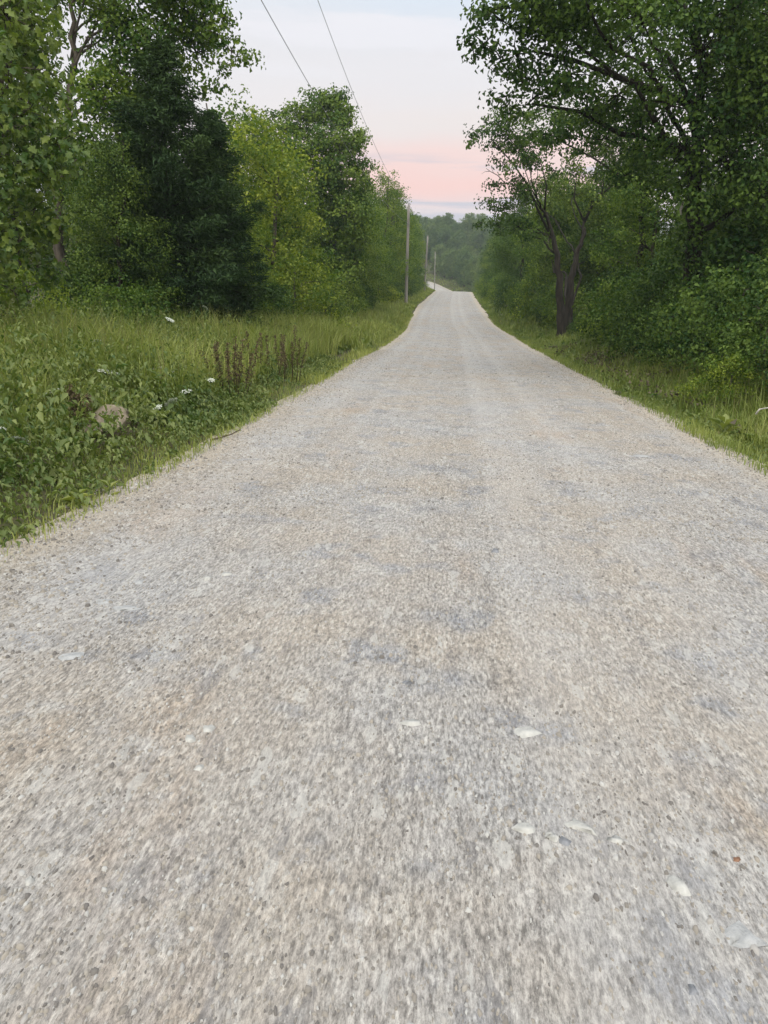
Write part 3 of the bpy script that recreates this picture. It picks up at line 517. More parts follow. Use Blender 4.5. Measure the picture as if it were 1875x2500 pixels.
for (kind, x, y, s, label, group) in [
 ('bush_m', -6.59, 14.6, 0.62, 'bright green bush with layered leaves in front of the dark cedars, left verge', None),
 ('bush_d', -8.18, 18.2, 1.15, 'dark round leaved bush under the tall yellow green tree', None),
 ('dark_a', -7.72, 17.0, 0.47, 'dark broad leaved sapling in front of the cedars, left of the tallest one', None),
 ('yel_b', -6.35, 22.5, 0.46, 'bright yellow green sapling overlapping the right side of the short cedar', None),
 ('bush_m', -6.76, 17.0, 0.62, 'green bush at the foot of the tallest cedar', None),
 ('bush_y', -7.64, 13.2, 0.62, 'low bush at the foot of the lobed leaf tree, left edge', None),
 ('bush_d', -8.57, 16.5, 0.7, 'small shaded bush between the lobed leaf tree and the cedars', None),
 ('yel_a', -7.11, 28.5, 1.12, 'yellow green tree just right of the cedars with drooping boughs', None),
 ('yel_a', -8.84, 31.0, 1.26, 'slim yellow green tree behind the short cedar', None),
 ('yel_b', -7.25, 33.0, 0.86, 'bright yellow green tree in front of the round topped tree', None),
 ('bush_y', -5.6, 27.0, 1.05, 'yellow green bush bulging from the left wood edge onto the grass', None),
 ('bush_m', -7.05, 25.0, 0.95, 'mid green bush below the cedars at the edge of the grass', None),
 ('bush_y', -7.27, 20.3, 0.5, 'small light green bush by the bare cedar trunk', None),
 ('bush_d', -5.99, 24.8, 0.72, 'low dark green bush at the grass edge, left wood', None),
 ('bush_m', -5.96, 35.0, 0.95, 'green bush at the foot of the round topped tree', None),
 ('mid_a', -10.8, 42.0, 1.1, 'narrow tree filling the dip left of the round topped tree', None),
 ('mid_b', -7.19, 52.0, 0.76, 'tree right of the round topped tree, partly behind the wires', None),
 ('mid_a', -6.89, 50.0, 0.882, 'leafy tree of the left row towards the poles, first one past the round topped tree', 'trees lining the left wood edge towards the poles'),
 ('yel_b', -7.09, 55.2, 1.019, 'leafy tree of the left row towards the poles, second one past the round topped tree', 'trees lining the left wood edge towards the poles'),
 ('mid_b', -7.1, 60.4, 0.887, 'leafy tree of the left row towards the poles, third one past the round topped tree', 'trees lining the left wood edge towards the poles'),
 ('mid_a', -7.34, 65.6, 0.874, 'leafy tree of the left row towards the poles, fourth one past the round topped tree', 'trees lining the left wood edge towards the poles'),
 ('yel_b', -6.91, 70.8, 1.303, 'leafy tree of the left row towards the poles, fifth one past the round topped tree', 'trees lining the left wood edge towards the poles'),
 ('mid_b', -6.61, 76.0, 1.072, 'leafy tree of the left row towards the poles, sixth one past the round topped tree', 'trees lining the left wood edge towards the poles'),
 ('mid_a', -6.71, 81.2, 1.067, 'leafy tree of the left row towards the poles, seventh one past the round topped tree', 'trees lining the left wood edge towards the poles'),
 ('yel_b', -6.87, 86.4, 1.138, 'leafy tree of the left row towards the poles, eighth one past the round topped tree', 'trees lining the left wood edge towards the poles'),
 ('mid_b', -6.73, 91.6, 0.981, 'leafy tree of the left row towards the poles, ninth one past the round topped tree', 'trees lining the left wood edge towards the poles'),
 ('mid_a', -6.98, 96.8, 1.086, 'leafy tree of the left row towards the poles, tenth one past the round topped tree', 'trees lining the left wood edge towards the poles'),
 ('yel_b', -7.29, 102.0, 1.224, 'leafy tree of the left row towards the poles, eleventh one past the round topped tree', 'trees lining the left wood edge towards the poles'),
 ('mid_b', -7.16, 107.2, 0.971, 'leafy tree of the left row towards the poles, twelfth one past the round topped tree', 'trees lining the left wood edge towards the poles'),
 ('mid_a', -7.33, 112.4, 1.117, 'leafy tree of the left row towards the poles, thirteenth one past the round topped tree', 'trees lining the left wood edge towards the poles'),
 ('yel_b', -6.54, 117.6, 1.144, 'leafy tree of the left row towards the poles, fourteenth one past the round topped tree', 'trees lining the left wood edge towards the poles'),
 ('mid_b', -7.0, 122.8, 1.029, 'leafy tree of the left row towards the poles, fifteenth one past the round topped tree', 'trees lining the left wood edge towards the poles'),
 ('bush_m', -6.28, 40.0, 0.915, 'green bush under the left tree row, first from the round topped tree', 'bushes along the foot of the left wood edge'),
 ('bush_y', -6.06, 45.5, 0.802, 'green bush under the left tree row, second from the round topped tree', 'bushes along the foot of the left wood edge'),
 ('bush_d', -5.95, 51.0, 0.825, 'green bush under the left tree row, third from the round topped tree', 'bushes along the foot of the left wood edge'),
 ('bush_m', -6.67, 56.5, 0.931, 'green bush under the left tree row, fourth from the round topped tree', 'bushes along the foot of the left wood edge'),
 ('bush_y', -6.03, 62.0, 0.957, 'green bush under the left tree row, fifth from the round topped tree', 'bushes along the foot of the left wood edge'),
 ('bush_d', -5.91, 67.5, 0.921, 'green bush under the left tree row, sixth from the round topped tree', 'bushes along the foot of the left wood edge'),
 ('bush_m', -5.79, 73.0, 0.857, 'green bush under the left tree row, seventh from the round topped tree', 'bushes along the foot of the left wood edge'),
 ('bush_y', -5.83, 78.5, 0.97, 'green bush under the left tree row, eighth from the round topped tree', 'bushes along the foot of the left wood edge'),
 ('bush_d', -5.29, 84.0, 0.962, 'green bush under the left tree row, ninth from the round topped tree', 'bushes along the foot of the left wood edge'),
 ('bush_m', -5.67, 89.5, 0.87, 'green bush under the left tree row, tenth from the round topped tree', 'bushes along the foot of the left wood edge'),
 ('bush_y', -5.48, 95.0, 0.925, 'green bush under the left tree row, eleventh from the round topped tree', 'bushes along the foot of the left wood edge'),
 ('bush_d', -5.46, 100.5, 0.968, 'green bush under the left tree row, twelfth from the round topped tree', 'bushes along the foot of the left wood edge'),
 ('bush_m', -5.35, 106.0, 0.89, 'green bush under the left tree row, thirteenth from the round topped tree', 'bushes along the foot of the left wood edge'),
 ('bush_y', -5.4, 111.5, 0.903, 'green bush under the left tree row, fourteenth from the round topped tree', 'bushes along the foot of the left wood edge'),
 ('bush_d', -5.04, 117.0, 0.795, 'green bush under the left tree row, fifteenth from the round topped tree', 'bushes along the foot of the left wood edge'),
 ('bush_m', -5.64, 122.5, 0.938, 'green bush under the left tree row, sixteenth from the round topped tree', 'bushes along the foot of the left wood edge'),
 ('dark_a', -14.8, 30.0, 0.62, 'dark tree filling the gap left of the tall cedar', None),
 ('mid_b', -14.73, 27.0, 0.7, 'mid green tree behind the trunk of the tall yellow green tree', None),
 ('dark_b', -16.24, 35.0, 0.6, 'dark tree seen over the left shoulder of the cedars', None),
 ('dark_a', -16.95, 48.59, 0.553, 'dark tree standing deeper in the left wood behind the front row', 'deeper trees in the left wood'),
 ('dark_b', -11.68, 65.9, 0.834, 'dark tree standing deeper in the left wood behind the front row', 'deeper trees in the left wood'),
 ('mid_b', -14.75, 52.05, 0.647, 'dark tree standing deeper in the left wood behind the front row', 'deeper trees in the left wood'),
 ('dark_a', -16.03, 62.01, 0.689, 'dark tree standing deeper in the left wood behind the front row', 'deeper trees in the left wood'),
 ('dark_b', -11.09, 36.53, 0.551, 'dark tree standing deeper in the left wood behind the front row', 'deeper trees in the left wood'),
 ('mid_b', -16.51, 27.05, 0.7, 'dark tree standing deeper in the left wood behind the front row', 'deeper trees in the left wood'),
 ('dark_a', -13.95, 32.1, 0.632, 'dark tree standing deeper in the left wood behind the front row', 'deeper trees in the left wood'),
 ('dark_b', -15.46, 72.88, 0.714, 'dark tree standing deeper in the left wood behind the front row', 'deeper trees in the left wood'),
 ('mid_b', -15.44, 47.24, 0.533, 'dark tree standing deeper in the left wood behind the front row', 'deeper trees in the left wood'),
 ('dark_a', -13.08, 55.47, 0.6, 'dark tree standing deeper in the left wood behind the front row', 'deeper trees in the left wood'),
 ('dark_b', -15.18, 54.84, 0.592, 'dark tree standing deeper in the left wood behind the front row', 'deeper trees in the left wood'),
 ('mid_b', -11.89, 47.84, 0.588, 'dark tree standing deeper in the left wood behind the front row', 'deeper trees in the left wood'),
 ('dark_a', -16.87, 21.65, 0.766, 'dark tree standing deeper in the left wood behind the front row', 'deeper trees in the left wood'),
 ('dark_b', -13.26, 61.22, 0.683, 'dark tree standing deeper in the left wood behind the front row', 'deeper trees in the left wood'),
 ('mid_b', -11.94, 46.19, 0.619, 'dark tree standing deeper in the left wood behind the front row', 'deeper trees in the left wood'),
 ('dark_a', -13.16, 37.71, 0.64, 'dark tree standing deeper in the left wood behind the front row', 'deeper trees in the left wood'),
 ('dark_b', -12.94, 37.97, 0.57, 'dark tree standing deeper in the left wood behind the front row', 'deeper trees in the left wood'),
 ('mid_b', -11.15, 43.33, 0.595, 'dark tree standing deeper in the left wood behind the front row', 'deeper trees in the left wood'),
 ('dark_a', -14.44, 70.21, 0.799, 'dark tree standing deeper in the left wood behind the front row', 'deeper trees in the left wood'),
 ('dark_b', -16.39, 71.78, 0.799, 'dark tree standing deeper in the left wood behind the front row', 'deeper trees in the left wood'),
 ('mid_b', -16.24, 63.6, 0.721, 'dark tree standing deeper in the left wood behind the front row', 'deeper trees in the left wood'),
 ('dark_a', -12.9, 43.4, 0.559, 'dark tree standing deeper in the left wood behind the front row', 'deeper trees in the left wood'),
 ('dark_b', -12.73, 48.86, 0.604, 'dark tree standing deeper in the left wood behind the front row', 'deeper trees in the left wood'),
 ('mid_b', -11.23, 49.53, 0.582, 'dark tree standing deeper in the left wood behind the front row', 'deeper trees in the left wood'),
 ('dark_a', -15.45, 37.78, 0.538, 'dark tree standing deeper in the left wood behind the front row', 'deeper trees in the left wood'),
 ('dark_b', -14.09, 24.31, 0.745, 'dark tree standing deeper in the left wood behind the front row', 'deeper trees in the left wood'),
 ('yel_b', 8.53, 44.0, 0.8, 'lighter green tree between the big oak and the forked trees', None),
 ('mid_a', 6.15, 26.5, 0.72, 'mid green tree just left of the oak trunk', None),
 ('yel_a', 9.33, 46.0, 1.0, 'pale green tree seen beyond the crooked bough on the right', None),
 ('yel_a', 8.17, 52.0, 1.0, 'pale green tree seen in the gap between the two forked trees', None),
 ('bush_y', 4.46, 12.5, 0.4, 'small bush at the right frame edge under the oak', None),
 ('bush_d', 5.6, 34.6, 0.42, 'dark bush hiding the foot of the two forked trees', None),
 ('dark_a', 6.9, 15.6, 0.42, 'dark sapling nearest the right frame edge, under the big oak', None),
 ('dark_b', 7.3, 18.6, 0.36, 'dark sapling between the right frame edge and the trunk of the big oak', None),
 ('dark_a', 7.0, 22.5, 0.44, 'dark sapling just left of the big oak trunk, behind the bushes', None),
 ('mid_a', 5.8, 48.0, 0.95, 'leafy tree filling the view just left of the forked trees', None),
 ('mid_b', 8.62, 42.0, 0.86, 'leafy tree behind the crooked bough, right wood', None),
 ('dark_a', 4.78, 58.0, 0.95, 'dark leafy tree showing under the leaning crown, right wood', None),
 ('bush_d', 5.46, 11.6, 0.62, 'bush at the foot of the right wood edge, first from the right frame edge', 'bushes along the foot of the right wood edge'),
 ('bush_d', 5.12, 13.2, 0.75, 'bush at the foot of the right wood edge, second from the right frame edge', 'bushes along the foot of the right wood edge'),
 ('bush_d', 5.49, 15.0, 0.9, 'bush at the foot of the right wood edge, third from the right frame edge', 'bushes along the foot of the right wood edge'),
 ('bush_d', 5.36, 16.6, 0.75, 'bush at the foot of the right wood edge, fourth from the right frame edge', 'bushes along the foot of the right wood edge'),
 ('bush_d', 6.6, 18.0, 1.25, 'bush at the foot of the right wood edge, fifth from the right frame edge', 'bushes along the foot of the right wood edge'),
 ('bush_d', 5.17, 18.4, 0.7, 'bush at the foot of the right wood edge, sixth from the right frame edge', 'bushes along the foot of the right wood edge'),
 ('bush_d', 7.23, 20.5, 1.5, 'bush at the foot of the right wood edge, seventh from the right frame edge', 'bushes along the foot of the right wood edge'),
 ('bush_d', 5.26, 21.0, 0.85, 'bush at the foot of the right wood edge, eighth from the right frame edge', 'bushes along the foot of the right wood edge'),
 ('bush_d', 5.84, 23.0, 1.1, 'bush at the foot of the right wood edge, ninth from the right frame edge', 'bushes along the foot of the right wood edge'),
 ('bush_m', 5.66, 25.5, 1.0, 'bush at the foot of the right wood edge, tenth from the right frame edge', 'bushes along the foot of the right wood edge'),
 ('bush_d', 5.8, 28.0, 1.15, 'bush at the foot of the right wood edge, eleventh from the right frame edge', 'bushes along the foot of the right wood edge'),
 ('bush_y', 6.0, 31.0, 0.7, 'bush at the foot of the right wood edge, twelfth from the right frame edge', 'bushes along the foot of the right wood edge'),
 ('bush_d', 6.64, 33.0, 0.6, 'bush at the foot of the right wood edge, thirteenth from the right frame edge', 'bushes along the foot of the right wood edge'),
 ('bush_m', 5.71, 40.0, 1.05, 'bush at the foot of the right wood edge, fourteenth from the right frame edge', 'bushes along the foot of the right wood edge'),
 ('bush_d', 5.62, 44.0, 1.05, 'bush at the foot of the right wood edge, fifteenth from the right frame edge', 'bushes along the foot of the right wood edge'),
 ('bush_y', 5.22, 49.0, 1.1, 'bush at the foot of the right wood edge, sixteenth from the right frame edge', 'bushes along the foot of the right wood edge'),
 ('bush_d', 5.05, 54.0, 1.05, 'bush at the foot of the right wood edge, seventeenth from the right frame edge', 'bushes along the foot of the right wood edge'),
 ('bush_m', 4.81, 60.0, 1.05, 'bush at the foot of the right wood edge, eighteenth from the right frame edge', 'bushes along the foot of the right wood edge'),
 ('bush_d', 4.51, 66.0, 1.05, 'bush at the foot of the right wood edge, nineteenth from the right frame edge', 'bushes along the foot of the right wood edge'),
 ('bush_y', 4.54, 72.0, 1.1, 'bush at the foot of the right wood edge, twentieth from the right frame edge', 'bushes along the foot of the right wood edge'),
 ('bush_d', 4.4, 79.0, 1.05, 'bush at the foot of the right wood edge, twenty first from the right frame edge', 'bushes along the foot of the right wood edge'),
 ('bush_m', 4.46, 87.0, 1.05, 'bush at the foot of the right wood edge, twenty second from the right frame edge', 'bushes along the foot of the right wood edge'),
 ('bush_d', 4.6, 95.0, 1.05, 'bush at the foot of the right wood edge, twenty third from the right frame edge', 'bushes along the foot of the right wood edge'),
 ('bush_y', 4.45, 104.0, 1.1, 'bush at the foot of the right wood edge, twenty fourth from the right frame edge', 'bushes along the foot of the right wood edge'),
 ('bush_d', 4.58, 113.0, 1.1, 'bush at the foot of the right wood edge, twenty fifth from the right frame edge', 'bushes along the foot of the right wood edge'),
 ('bush_m', 4.7, 122.0, 1.1, 'bush at the foot of the right wood edge, twenty sixth from the right frame edge', 'bushes along the foot of the right wood edge'),
 ('dark_a', 7.76, 42.0, 0.885, 'tree of the right row towards the crest, first one beyond the crooked bough tree', 'trees lining the right wood edge towards the crest'),
 ('mid_a', 6.91, 47.0, 0.887, 'tree of the right row towards the crest, second one beyond the crooked bough tree', 'trees lining the right wood edge towards the crest'),
 ('dark_b', 7.15, 52.0, 0.672, 'tree of the right row towards the crest, third one beyond the crooked bough tree', 'trees lining the right wood edge towards the crest'),
 ('dark_a', 7.28, 58.0, 0.854, 'tree of the right row towards the crest, fourth one beyond the crooked bough tree', 'trees lining the right wood edge towards the crest'),
 ('mid_a', 7.1, 64.0, 0.85, 'tree of the right row towards the crest, fifth one beyond the crooked bough tree', 'trees lining the right wood edge towards the crest'),
 ('dark_b', 7.0, 70.0, 0.655, 'tree of the right row towards the crest, sixth one beyond the crooked bough tree', 'trees lining the right wood edge towards the crest'),
 ('dark_a', 6.32, 77.0, 0.84, 'tree of the right row towards the crest, seventh one beyond the crooked bough tree', 'trees lining the right wood edge towards the crest'),
 ('mid_a', 6.08, 84.0, 0.956, 'tree of the right row towards the crest, eighth one beyond the crooked bough tree', 'trees lining the right wood edge towards the crest'),
 ('dark_b', 6.31, 92.0, 0.757, 'tree of the right row towards the crest, ninth one beyond the crooked bough tree', 'trees lining the right wood edge towards the crest'),
 ('dark_a', 5.89, 100.0, 0.781, 'tree of the right row towards the crest, tenth one beyond the crooked bough tree', 'trees lining the right wood edge towards the crest'),
 ('mid_a', 5.91, 109.0, 0.881, 'tree of the right row towards the crest, eleventh one beyond the crooked bough tree', 'trees lining the right wood edge towards the crest'),
 ('dark_b', 5.68, 118.0, 0.682, 'tree of the right row towards the crest, twelfth one beyond the crooked bough tree', 'trees lining the right wood edge towards the crest'),
 ('dark_a', 5.8, 126.0, 0.881, 'tree of the right row towards the crest, thirteenth one beyond the crooked bough tree', 'trees lining the right wood edge towards the crest'),
 ('dark_a', 14.56, 51.48, 0.733, 'dark tree standing deeper in the right wood behind the front row', 'deeper trees in the right wood'),
 ('dark_b', 15.52, 37.41, 0.723, 'dark tree standing deeper in the right wood behind the front row', 'deeper trees in the right wood'),
 ('mid_a', 13.82, 66.51, 0.605, 'dark tree standing deeper in the right wood behind the front row', 'deeper trees in the right wood'),
 ('dark_b', 17.22, 50.83, 0.728, 'dark tree standing deeper in the right wood behind the front row', 'deeper trees in the right wood'),
 ('dark_a', 13.02, 57.54, 0.671, 'dark tree standing deeper in the right wood behind the front row', 'deeper trees in the right wood'),
 ('dark_b', 10.2, 62.29, 0.773, 'dark tree standing deeper in the right wood behind the front row', 'deeper trees in the right wood'),
 ('mid_a', 18.16, 72.21, 0.627, 'dark tree standing deeper in the right wood behind the front row', 'deeper trees in the right wood'),
 ('dark_b', 17.55, 24.27, 0.85, 'dark tree standing deeper in the right wood behind the front row', 'deeper trees in the right wood'),
 ('dark_a', 12.94, 34.03, 0.732, 'dark tree standing deeper in the right wood behind the front row', 'deeper trees in the right wood'),
 ('dark_b', 13.88, 27.17, 0.915, 'dark tree standing deeper in the right wood behind the front row', 'deeper trees in the right wood'),
 ('mid_a', 9.61, 62.41, 0.762, 'dark tree standing deeper in the right wood behind the front row', 'deeper trees in the right wood'),
 ('dark_b', 13.42, 44.35, 0.712, 'dark tree standing deeper in the right wood behind the front row', 'deeper trees in the right wood'),
 ('dark_a', 17.48, 34.65, 0.642, 'dark tree standing deeper in the right wood behind the front row', 'deeper trees in the right wood'),
 ('dark_b', 11.01, 51.19, 0.723, 'dark tree standing deeper in the right wood behind the front row', 'deeper trees in the right wood'),
 ('mid_a', 17.44, 73.82, 0.627, 'dark tree standing deeper in the right wood behind the front row', 'deeper trees in the right wood'),
 ('dark_b', 17.53, 56.37, 0.64, 'dark tree standing deeper in the right wood behind the front row', 'deeper trees in the right wood'),
 ('dark_a', 15.92, 43.13, 0.748, 'dark tree standing deeper in the right wood behind the front row', 'deeper trees in the right wood'),
 ('dark_b', 15.25, 45.42, 0.734, 'dark tree standing deeper in the right wood behind the front row', 'deeper trees in the right wood'),
 ('mid_a', 15.37, 39.25, 0.715, 'dark tree standing deeper in the right wood behind the front row', 'deeper trees in the right wood'),
 ('dark_b', 14.1, 60.94, 0.667, 'dark tree standing deeper in the right wood behind the front row', 'deeper trees in the right wood'),
 ('dark_a', 17.8, 44.37, 0.638, 'dark tree standing deeper in the right wood behind the front row', 'deeper trees in the right wood'),
 ('dark_b', 9.61, 26.34, 0.963, 'dark tree standing deeper in the right wood behind the front row', 'deeper trees in the right wood'),
 ('mid_a', 11.63, 79.28, 0.653, 'dark tree standing deeper in the right wood behind the front row', 'deeper trees in the right wood'),
 ('dark_b', 14.9, 29.5, 0.871, 'dark tree standing deeper in the right wood behind the front row', 'deeper trees in the right wood'),
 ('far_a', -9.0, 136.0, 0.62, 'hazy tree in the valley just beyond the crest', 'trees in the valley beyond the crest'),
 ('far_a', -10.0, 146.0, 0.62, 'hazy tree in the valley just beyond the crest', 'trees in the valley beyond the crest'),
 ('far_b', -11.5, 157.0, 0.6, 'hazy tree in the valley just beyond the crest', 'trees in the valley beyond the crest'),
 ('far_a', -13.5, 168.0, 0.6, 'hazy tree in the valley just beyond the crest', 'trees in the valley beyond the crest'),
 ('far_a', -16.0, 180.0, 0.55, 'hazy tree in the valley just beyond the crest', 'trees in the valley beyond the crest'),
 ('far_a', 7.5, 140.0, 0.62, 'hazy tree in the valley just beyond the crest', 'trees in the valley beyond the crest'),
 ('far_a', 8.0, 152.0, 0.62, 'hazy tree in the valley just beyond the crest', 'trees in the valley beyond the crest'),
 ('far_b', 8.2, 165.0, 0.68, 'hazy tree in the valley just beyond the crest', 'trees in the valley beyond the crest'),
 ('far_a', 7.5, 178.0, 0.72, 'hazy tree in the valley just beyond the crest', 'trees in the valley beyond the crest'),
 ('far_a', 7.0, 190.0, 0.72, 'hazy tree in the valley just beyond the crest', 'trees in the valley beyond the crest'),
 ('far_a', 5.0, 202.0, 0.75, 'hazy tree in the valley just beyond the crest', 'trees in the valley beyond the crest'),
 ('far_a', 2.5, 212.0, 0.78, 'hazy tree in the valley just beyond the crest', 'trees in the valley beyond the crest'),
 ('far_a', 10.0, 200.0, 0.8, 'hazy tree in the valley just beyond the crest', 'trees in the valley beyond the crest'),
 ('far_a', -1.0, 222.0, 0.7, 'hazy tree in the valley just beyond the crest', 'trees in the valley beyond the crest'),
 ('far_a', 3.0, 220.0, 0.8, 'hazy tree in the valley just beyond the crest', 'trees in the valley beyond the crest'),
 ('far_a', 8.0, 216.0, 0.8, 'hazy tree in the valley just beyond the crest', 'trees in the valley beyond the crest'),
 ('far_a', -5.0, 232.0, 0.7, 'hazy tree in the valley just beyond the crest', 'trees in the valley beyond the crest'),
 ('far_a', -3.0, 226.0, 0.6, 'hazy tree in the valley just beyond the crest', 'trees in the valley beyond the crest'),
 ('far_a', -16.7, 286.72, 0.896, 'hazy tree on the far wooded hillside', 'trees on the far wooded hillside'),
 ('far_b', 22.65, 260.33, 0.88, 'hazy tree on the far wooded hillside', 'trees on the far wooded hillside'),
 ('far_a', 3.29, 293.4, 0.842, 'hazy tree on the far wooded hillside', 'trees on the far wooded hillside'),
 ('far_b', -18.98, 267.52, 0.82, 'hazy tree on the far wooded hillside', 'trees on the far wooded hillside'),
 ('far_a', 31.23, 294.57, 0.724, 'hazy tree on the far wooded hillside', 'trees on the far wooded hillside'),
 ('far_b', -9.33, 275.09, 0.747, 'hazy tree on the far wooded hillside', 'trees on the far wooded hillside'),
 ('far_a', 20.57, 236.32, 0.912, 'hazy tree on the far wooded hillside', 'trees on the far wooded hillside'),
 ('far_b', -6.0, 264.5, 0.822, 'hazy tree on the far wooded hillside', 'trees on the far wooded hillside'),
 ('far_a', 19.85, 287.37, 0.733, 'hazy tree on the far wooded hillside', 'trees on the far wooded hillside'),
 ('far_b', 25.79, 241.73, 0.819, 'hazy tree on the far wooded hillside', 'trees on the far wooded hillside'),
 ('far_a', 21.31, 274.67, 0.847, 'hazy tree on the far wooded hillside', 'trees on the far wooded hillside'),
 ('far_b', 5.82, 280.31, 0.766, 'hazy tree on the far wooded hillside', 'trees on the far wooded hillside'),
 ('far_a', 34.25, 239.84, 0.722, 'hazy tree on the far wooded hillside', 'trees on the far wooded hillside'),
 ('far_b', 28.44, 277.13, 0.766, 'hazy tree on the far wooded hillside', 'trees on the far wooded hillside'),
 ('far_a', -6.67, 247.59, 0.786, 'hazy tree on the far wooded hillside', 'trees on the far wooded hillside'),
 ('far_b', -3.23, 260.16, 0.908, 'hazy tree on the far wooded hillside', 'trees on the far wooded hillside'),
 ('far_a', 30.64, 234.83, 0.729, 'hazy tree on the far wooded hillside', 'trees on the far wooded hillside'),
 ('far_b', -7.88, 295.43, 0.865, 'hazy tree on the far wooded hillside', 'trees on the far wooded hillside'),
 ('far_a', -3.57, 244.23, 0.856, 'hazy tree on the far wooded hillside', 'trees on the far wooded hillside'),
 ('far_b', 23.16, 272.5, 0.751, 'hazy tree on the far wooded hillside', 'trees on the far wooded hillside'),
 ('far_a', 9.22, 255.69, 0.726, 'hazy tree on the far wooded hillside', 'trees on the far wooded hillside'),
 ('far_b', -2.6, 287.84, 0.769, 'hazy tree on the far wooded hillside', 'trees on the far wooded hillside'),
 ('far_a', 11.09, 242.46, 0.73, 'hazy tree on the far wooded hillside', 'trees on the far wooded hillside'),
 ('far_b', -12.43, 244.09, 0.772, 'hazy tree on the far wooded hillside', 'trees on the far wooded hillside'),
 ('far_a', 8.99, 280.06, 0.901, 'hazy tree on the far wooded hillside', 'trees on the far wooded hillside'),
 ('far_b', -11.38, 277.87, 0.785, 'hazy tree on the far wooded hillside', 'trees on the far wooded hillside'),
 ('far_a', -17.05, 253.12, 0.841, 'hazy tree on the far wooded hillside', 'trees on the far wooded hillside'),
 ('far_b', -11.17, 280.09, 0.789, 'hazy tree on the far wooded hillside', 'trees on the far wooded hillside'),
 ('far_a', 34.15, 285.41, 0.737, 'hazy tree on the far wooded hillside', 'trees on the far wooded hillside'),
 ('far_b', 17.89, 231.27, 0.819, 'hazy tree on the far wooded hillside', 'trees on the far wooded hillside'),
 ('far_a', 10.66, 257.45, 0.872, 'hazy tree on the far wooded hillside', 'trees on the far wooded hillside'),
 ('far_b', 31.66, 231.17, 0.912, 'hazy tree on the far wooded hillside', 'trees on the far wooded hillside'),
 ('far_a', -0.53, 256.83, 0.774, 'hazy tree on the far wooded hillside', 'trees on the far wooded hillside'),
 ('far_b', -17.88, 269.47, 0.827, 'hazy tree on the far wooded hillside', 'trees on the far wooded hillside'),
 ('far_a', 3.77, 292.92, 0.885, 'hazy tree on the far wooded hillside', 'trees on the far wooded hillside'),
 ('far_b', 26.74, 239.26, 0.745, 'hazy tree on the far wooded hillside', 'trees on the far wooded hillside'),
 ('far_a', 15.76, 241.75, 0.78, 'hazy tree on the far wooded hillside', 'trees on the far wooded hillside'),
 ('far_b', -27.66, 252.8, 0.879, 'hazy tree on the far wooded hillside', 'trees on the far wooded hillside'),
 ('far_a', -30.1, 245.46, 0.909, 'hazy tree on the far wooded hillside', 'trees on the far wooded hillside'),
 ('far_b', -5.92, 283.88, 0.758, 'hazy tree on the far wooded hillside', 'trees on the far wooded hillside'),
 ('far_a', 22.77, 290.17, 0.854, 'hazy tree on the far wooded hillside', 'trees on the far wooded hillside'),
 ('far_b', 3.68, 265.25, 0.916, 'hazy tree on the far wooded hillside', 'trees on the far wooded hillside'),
 ('far_a', -26.35, 264.65, 0.735, 'hazy tree on the far wooded hillside', 'trees on the far wooded hillside'),
 ('far_b', 18.03, 270.07, 0.846, 'hazy tree on the far wooded hillside', 'trees on the far wooded hillside'),
 ('far_a', -11.25, 280.97, 0.794, 'hazy tree on the far wooded hillside', 'trees on the far wooded hillside'),
 ('far_b', -7.68, 245.64, 0.773, 'hazy tree on the far wooded hillside', 'trees on the far wooded hillside'),
 ('far_a', -20.86, 287.73, 0.762, 'hazy tree on the far wooded hillside', 'trees on the far wooded hillside'),
 ('far_b', -4.3, 278.84, 0.788, 'hazy tree on the far wooded hillside', 'trees on the far wooded hillside'),
 ('far_a', 30.38, 298.11, 0.764, 'hazy tree on the far wooded hillside', 'trees on the far wooded hillside'),
 ('far_b', 0.06, 237.5, 0.835, 'hazy tree on the far wooded hillside', 'trees on the far wooded hillside'),
 ('far_a', 7.5, 251.66, 0.856, 'hazy tree on the far wooded hillside', 'trees on the far wooded hillside'),
 ('far_b', -14.52, 286.28, 0.849, 'hazy tree on the far wooded hillside', 'trees on the far wooded hillside'),
 ('far_a', -29.38, 248.3, 0.731, 'hazy tree on the far wooded hillside', 'trees on the far wooded hillside'),
 ('far_b', 19.59, 234.61, 0.794, 'hazy tree on the far wooded hillside', 'trees on the far wooded hillside'),
 ('far_a', -1.52, 262.47, 0.761, 'hazy tree on the far wooded hillside', 'trees on the far wooded hillside'),
 ('far_b', -21.47, 247.39, 0.892, 'hazy tree on the far wooded hillside', 'trees on the far wooded hillside'),
 ('far_a', -4.15, 251.06, 0.773, 'hazy tree on the far wooded hillside', 'trees on the far wooded hillside'),
 ('far_b', 16.5, 280.85, 0.797, 'hazy tree on the far wooded hillside', 'trees on the far wooded hillside'),
 ('far_a', -5.21, 263.47, 0.835, 'hazy tree on the far wooded hillside', 'trees on the far wooded hillside'),
 ('far_b', 7.46, 269.93, 0.9, 'hazy tree on the far wooded hillside', 'trees on the far wooded hillside'),
 ('far_a', -26.99, 296.32, 0.796, 'hazy tree on the far wooded hillside', 'trees on the far wooded hillside'),
 ('far_b', -8.37, 246.99, 0.881, 'hazy tree on the far wooded hillside', 'trees on the far wooded hillside'),
 ('far_a', 7.09, 276.28, 0.737, 'hazy tree on the far wooded hillside', 'trees on the far wooded hillside'),
 ('far_b', 10.65, 286.04, 0.781, 'hazy tree on the far wooded hillside', 'trees on the far wooded hillside'),
 ('far_a', -28.44, 284.11, 0.758, 'hazy tree on the far wooded hillside', 'trees on the far wooded hillside'),
 ('far_b', -27.96, 284.39, 0.746, 'hazy tree on the far wooded hillside', 'trees on the far wooded hillside'),
 ('far_a', 16.14, 263.12, 0.838, 'hazy tree on the far wooded hillside', 'trees on the far wooded hillside'),
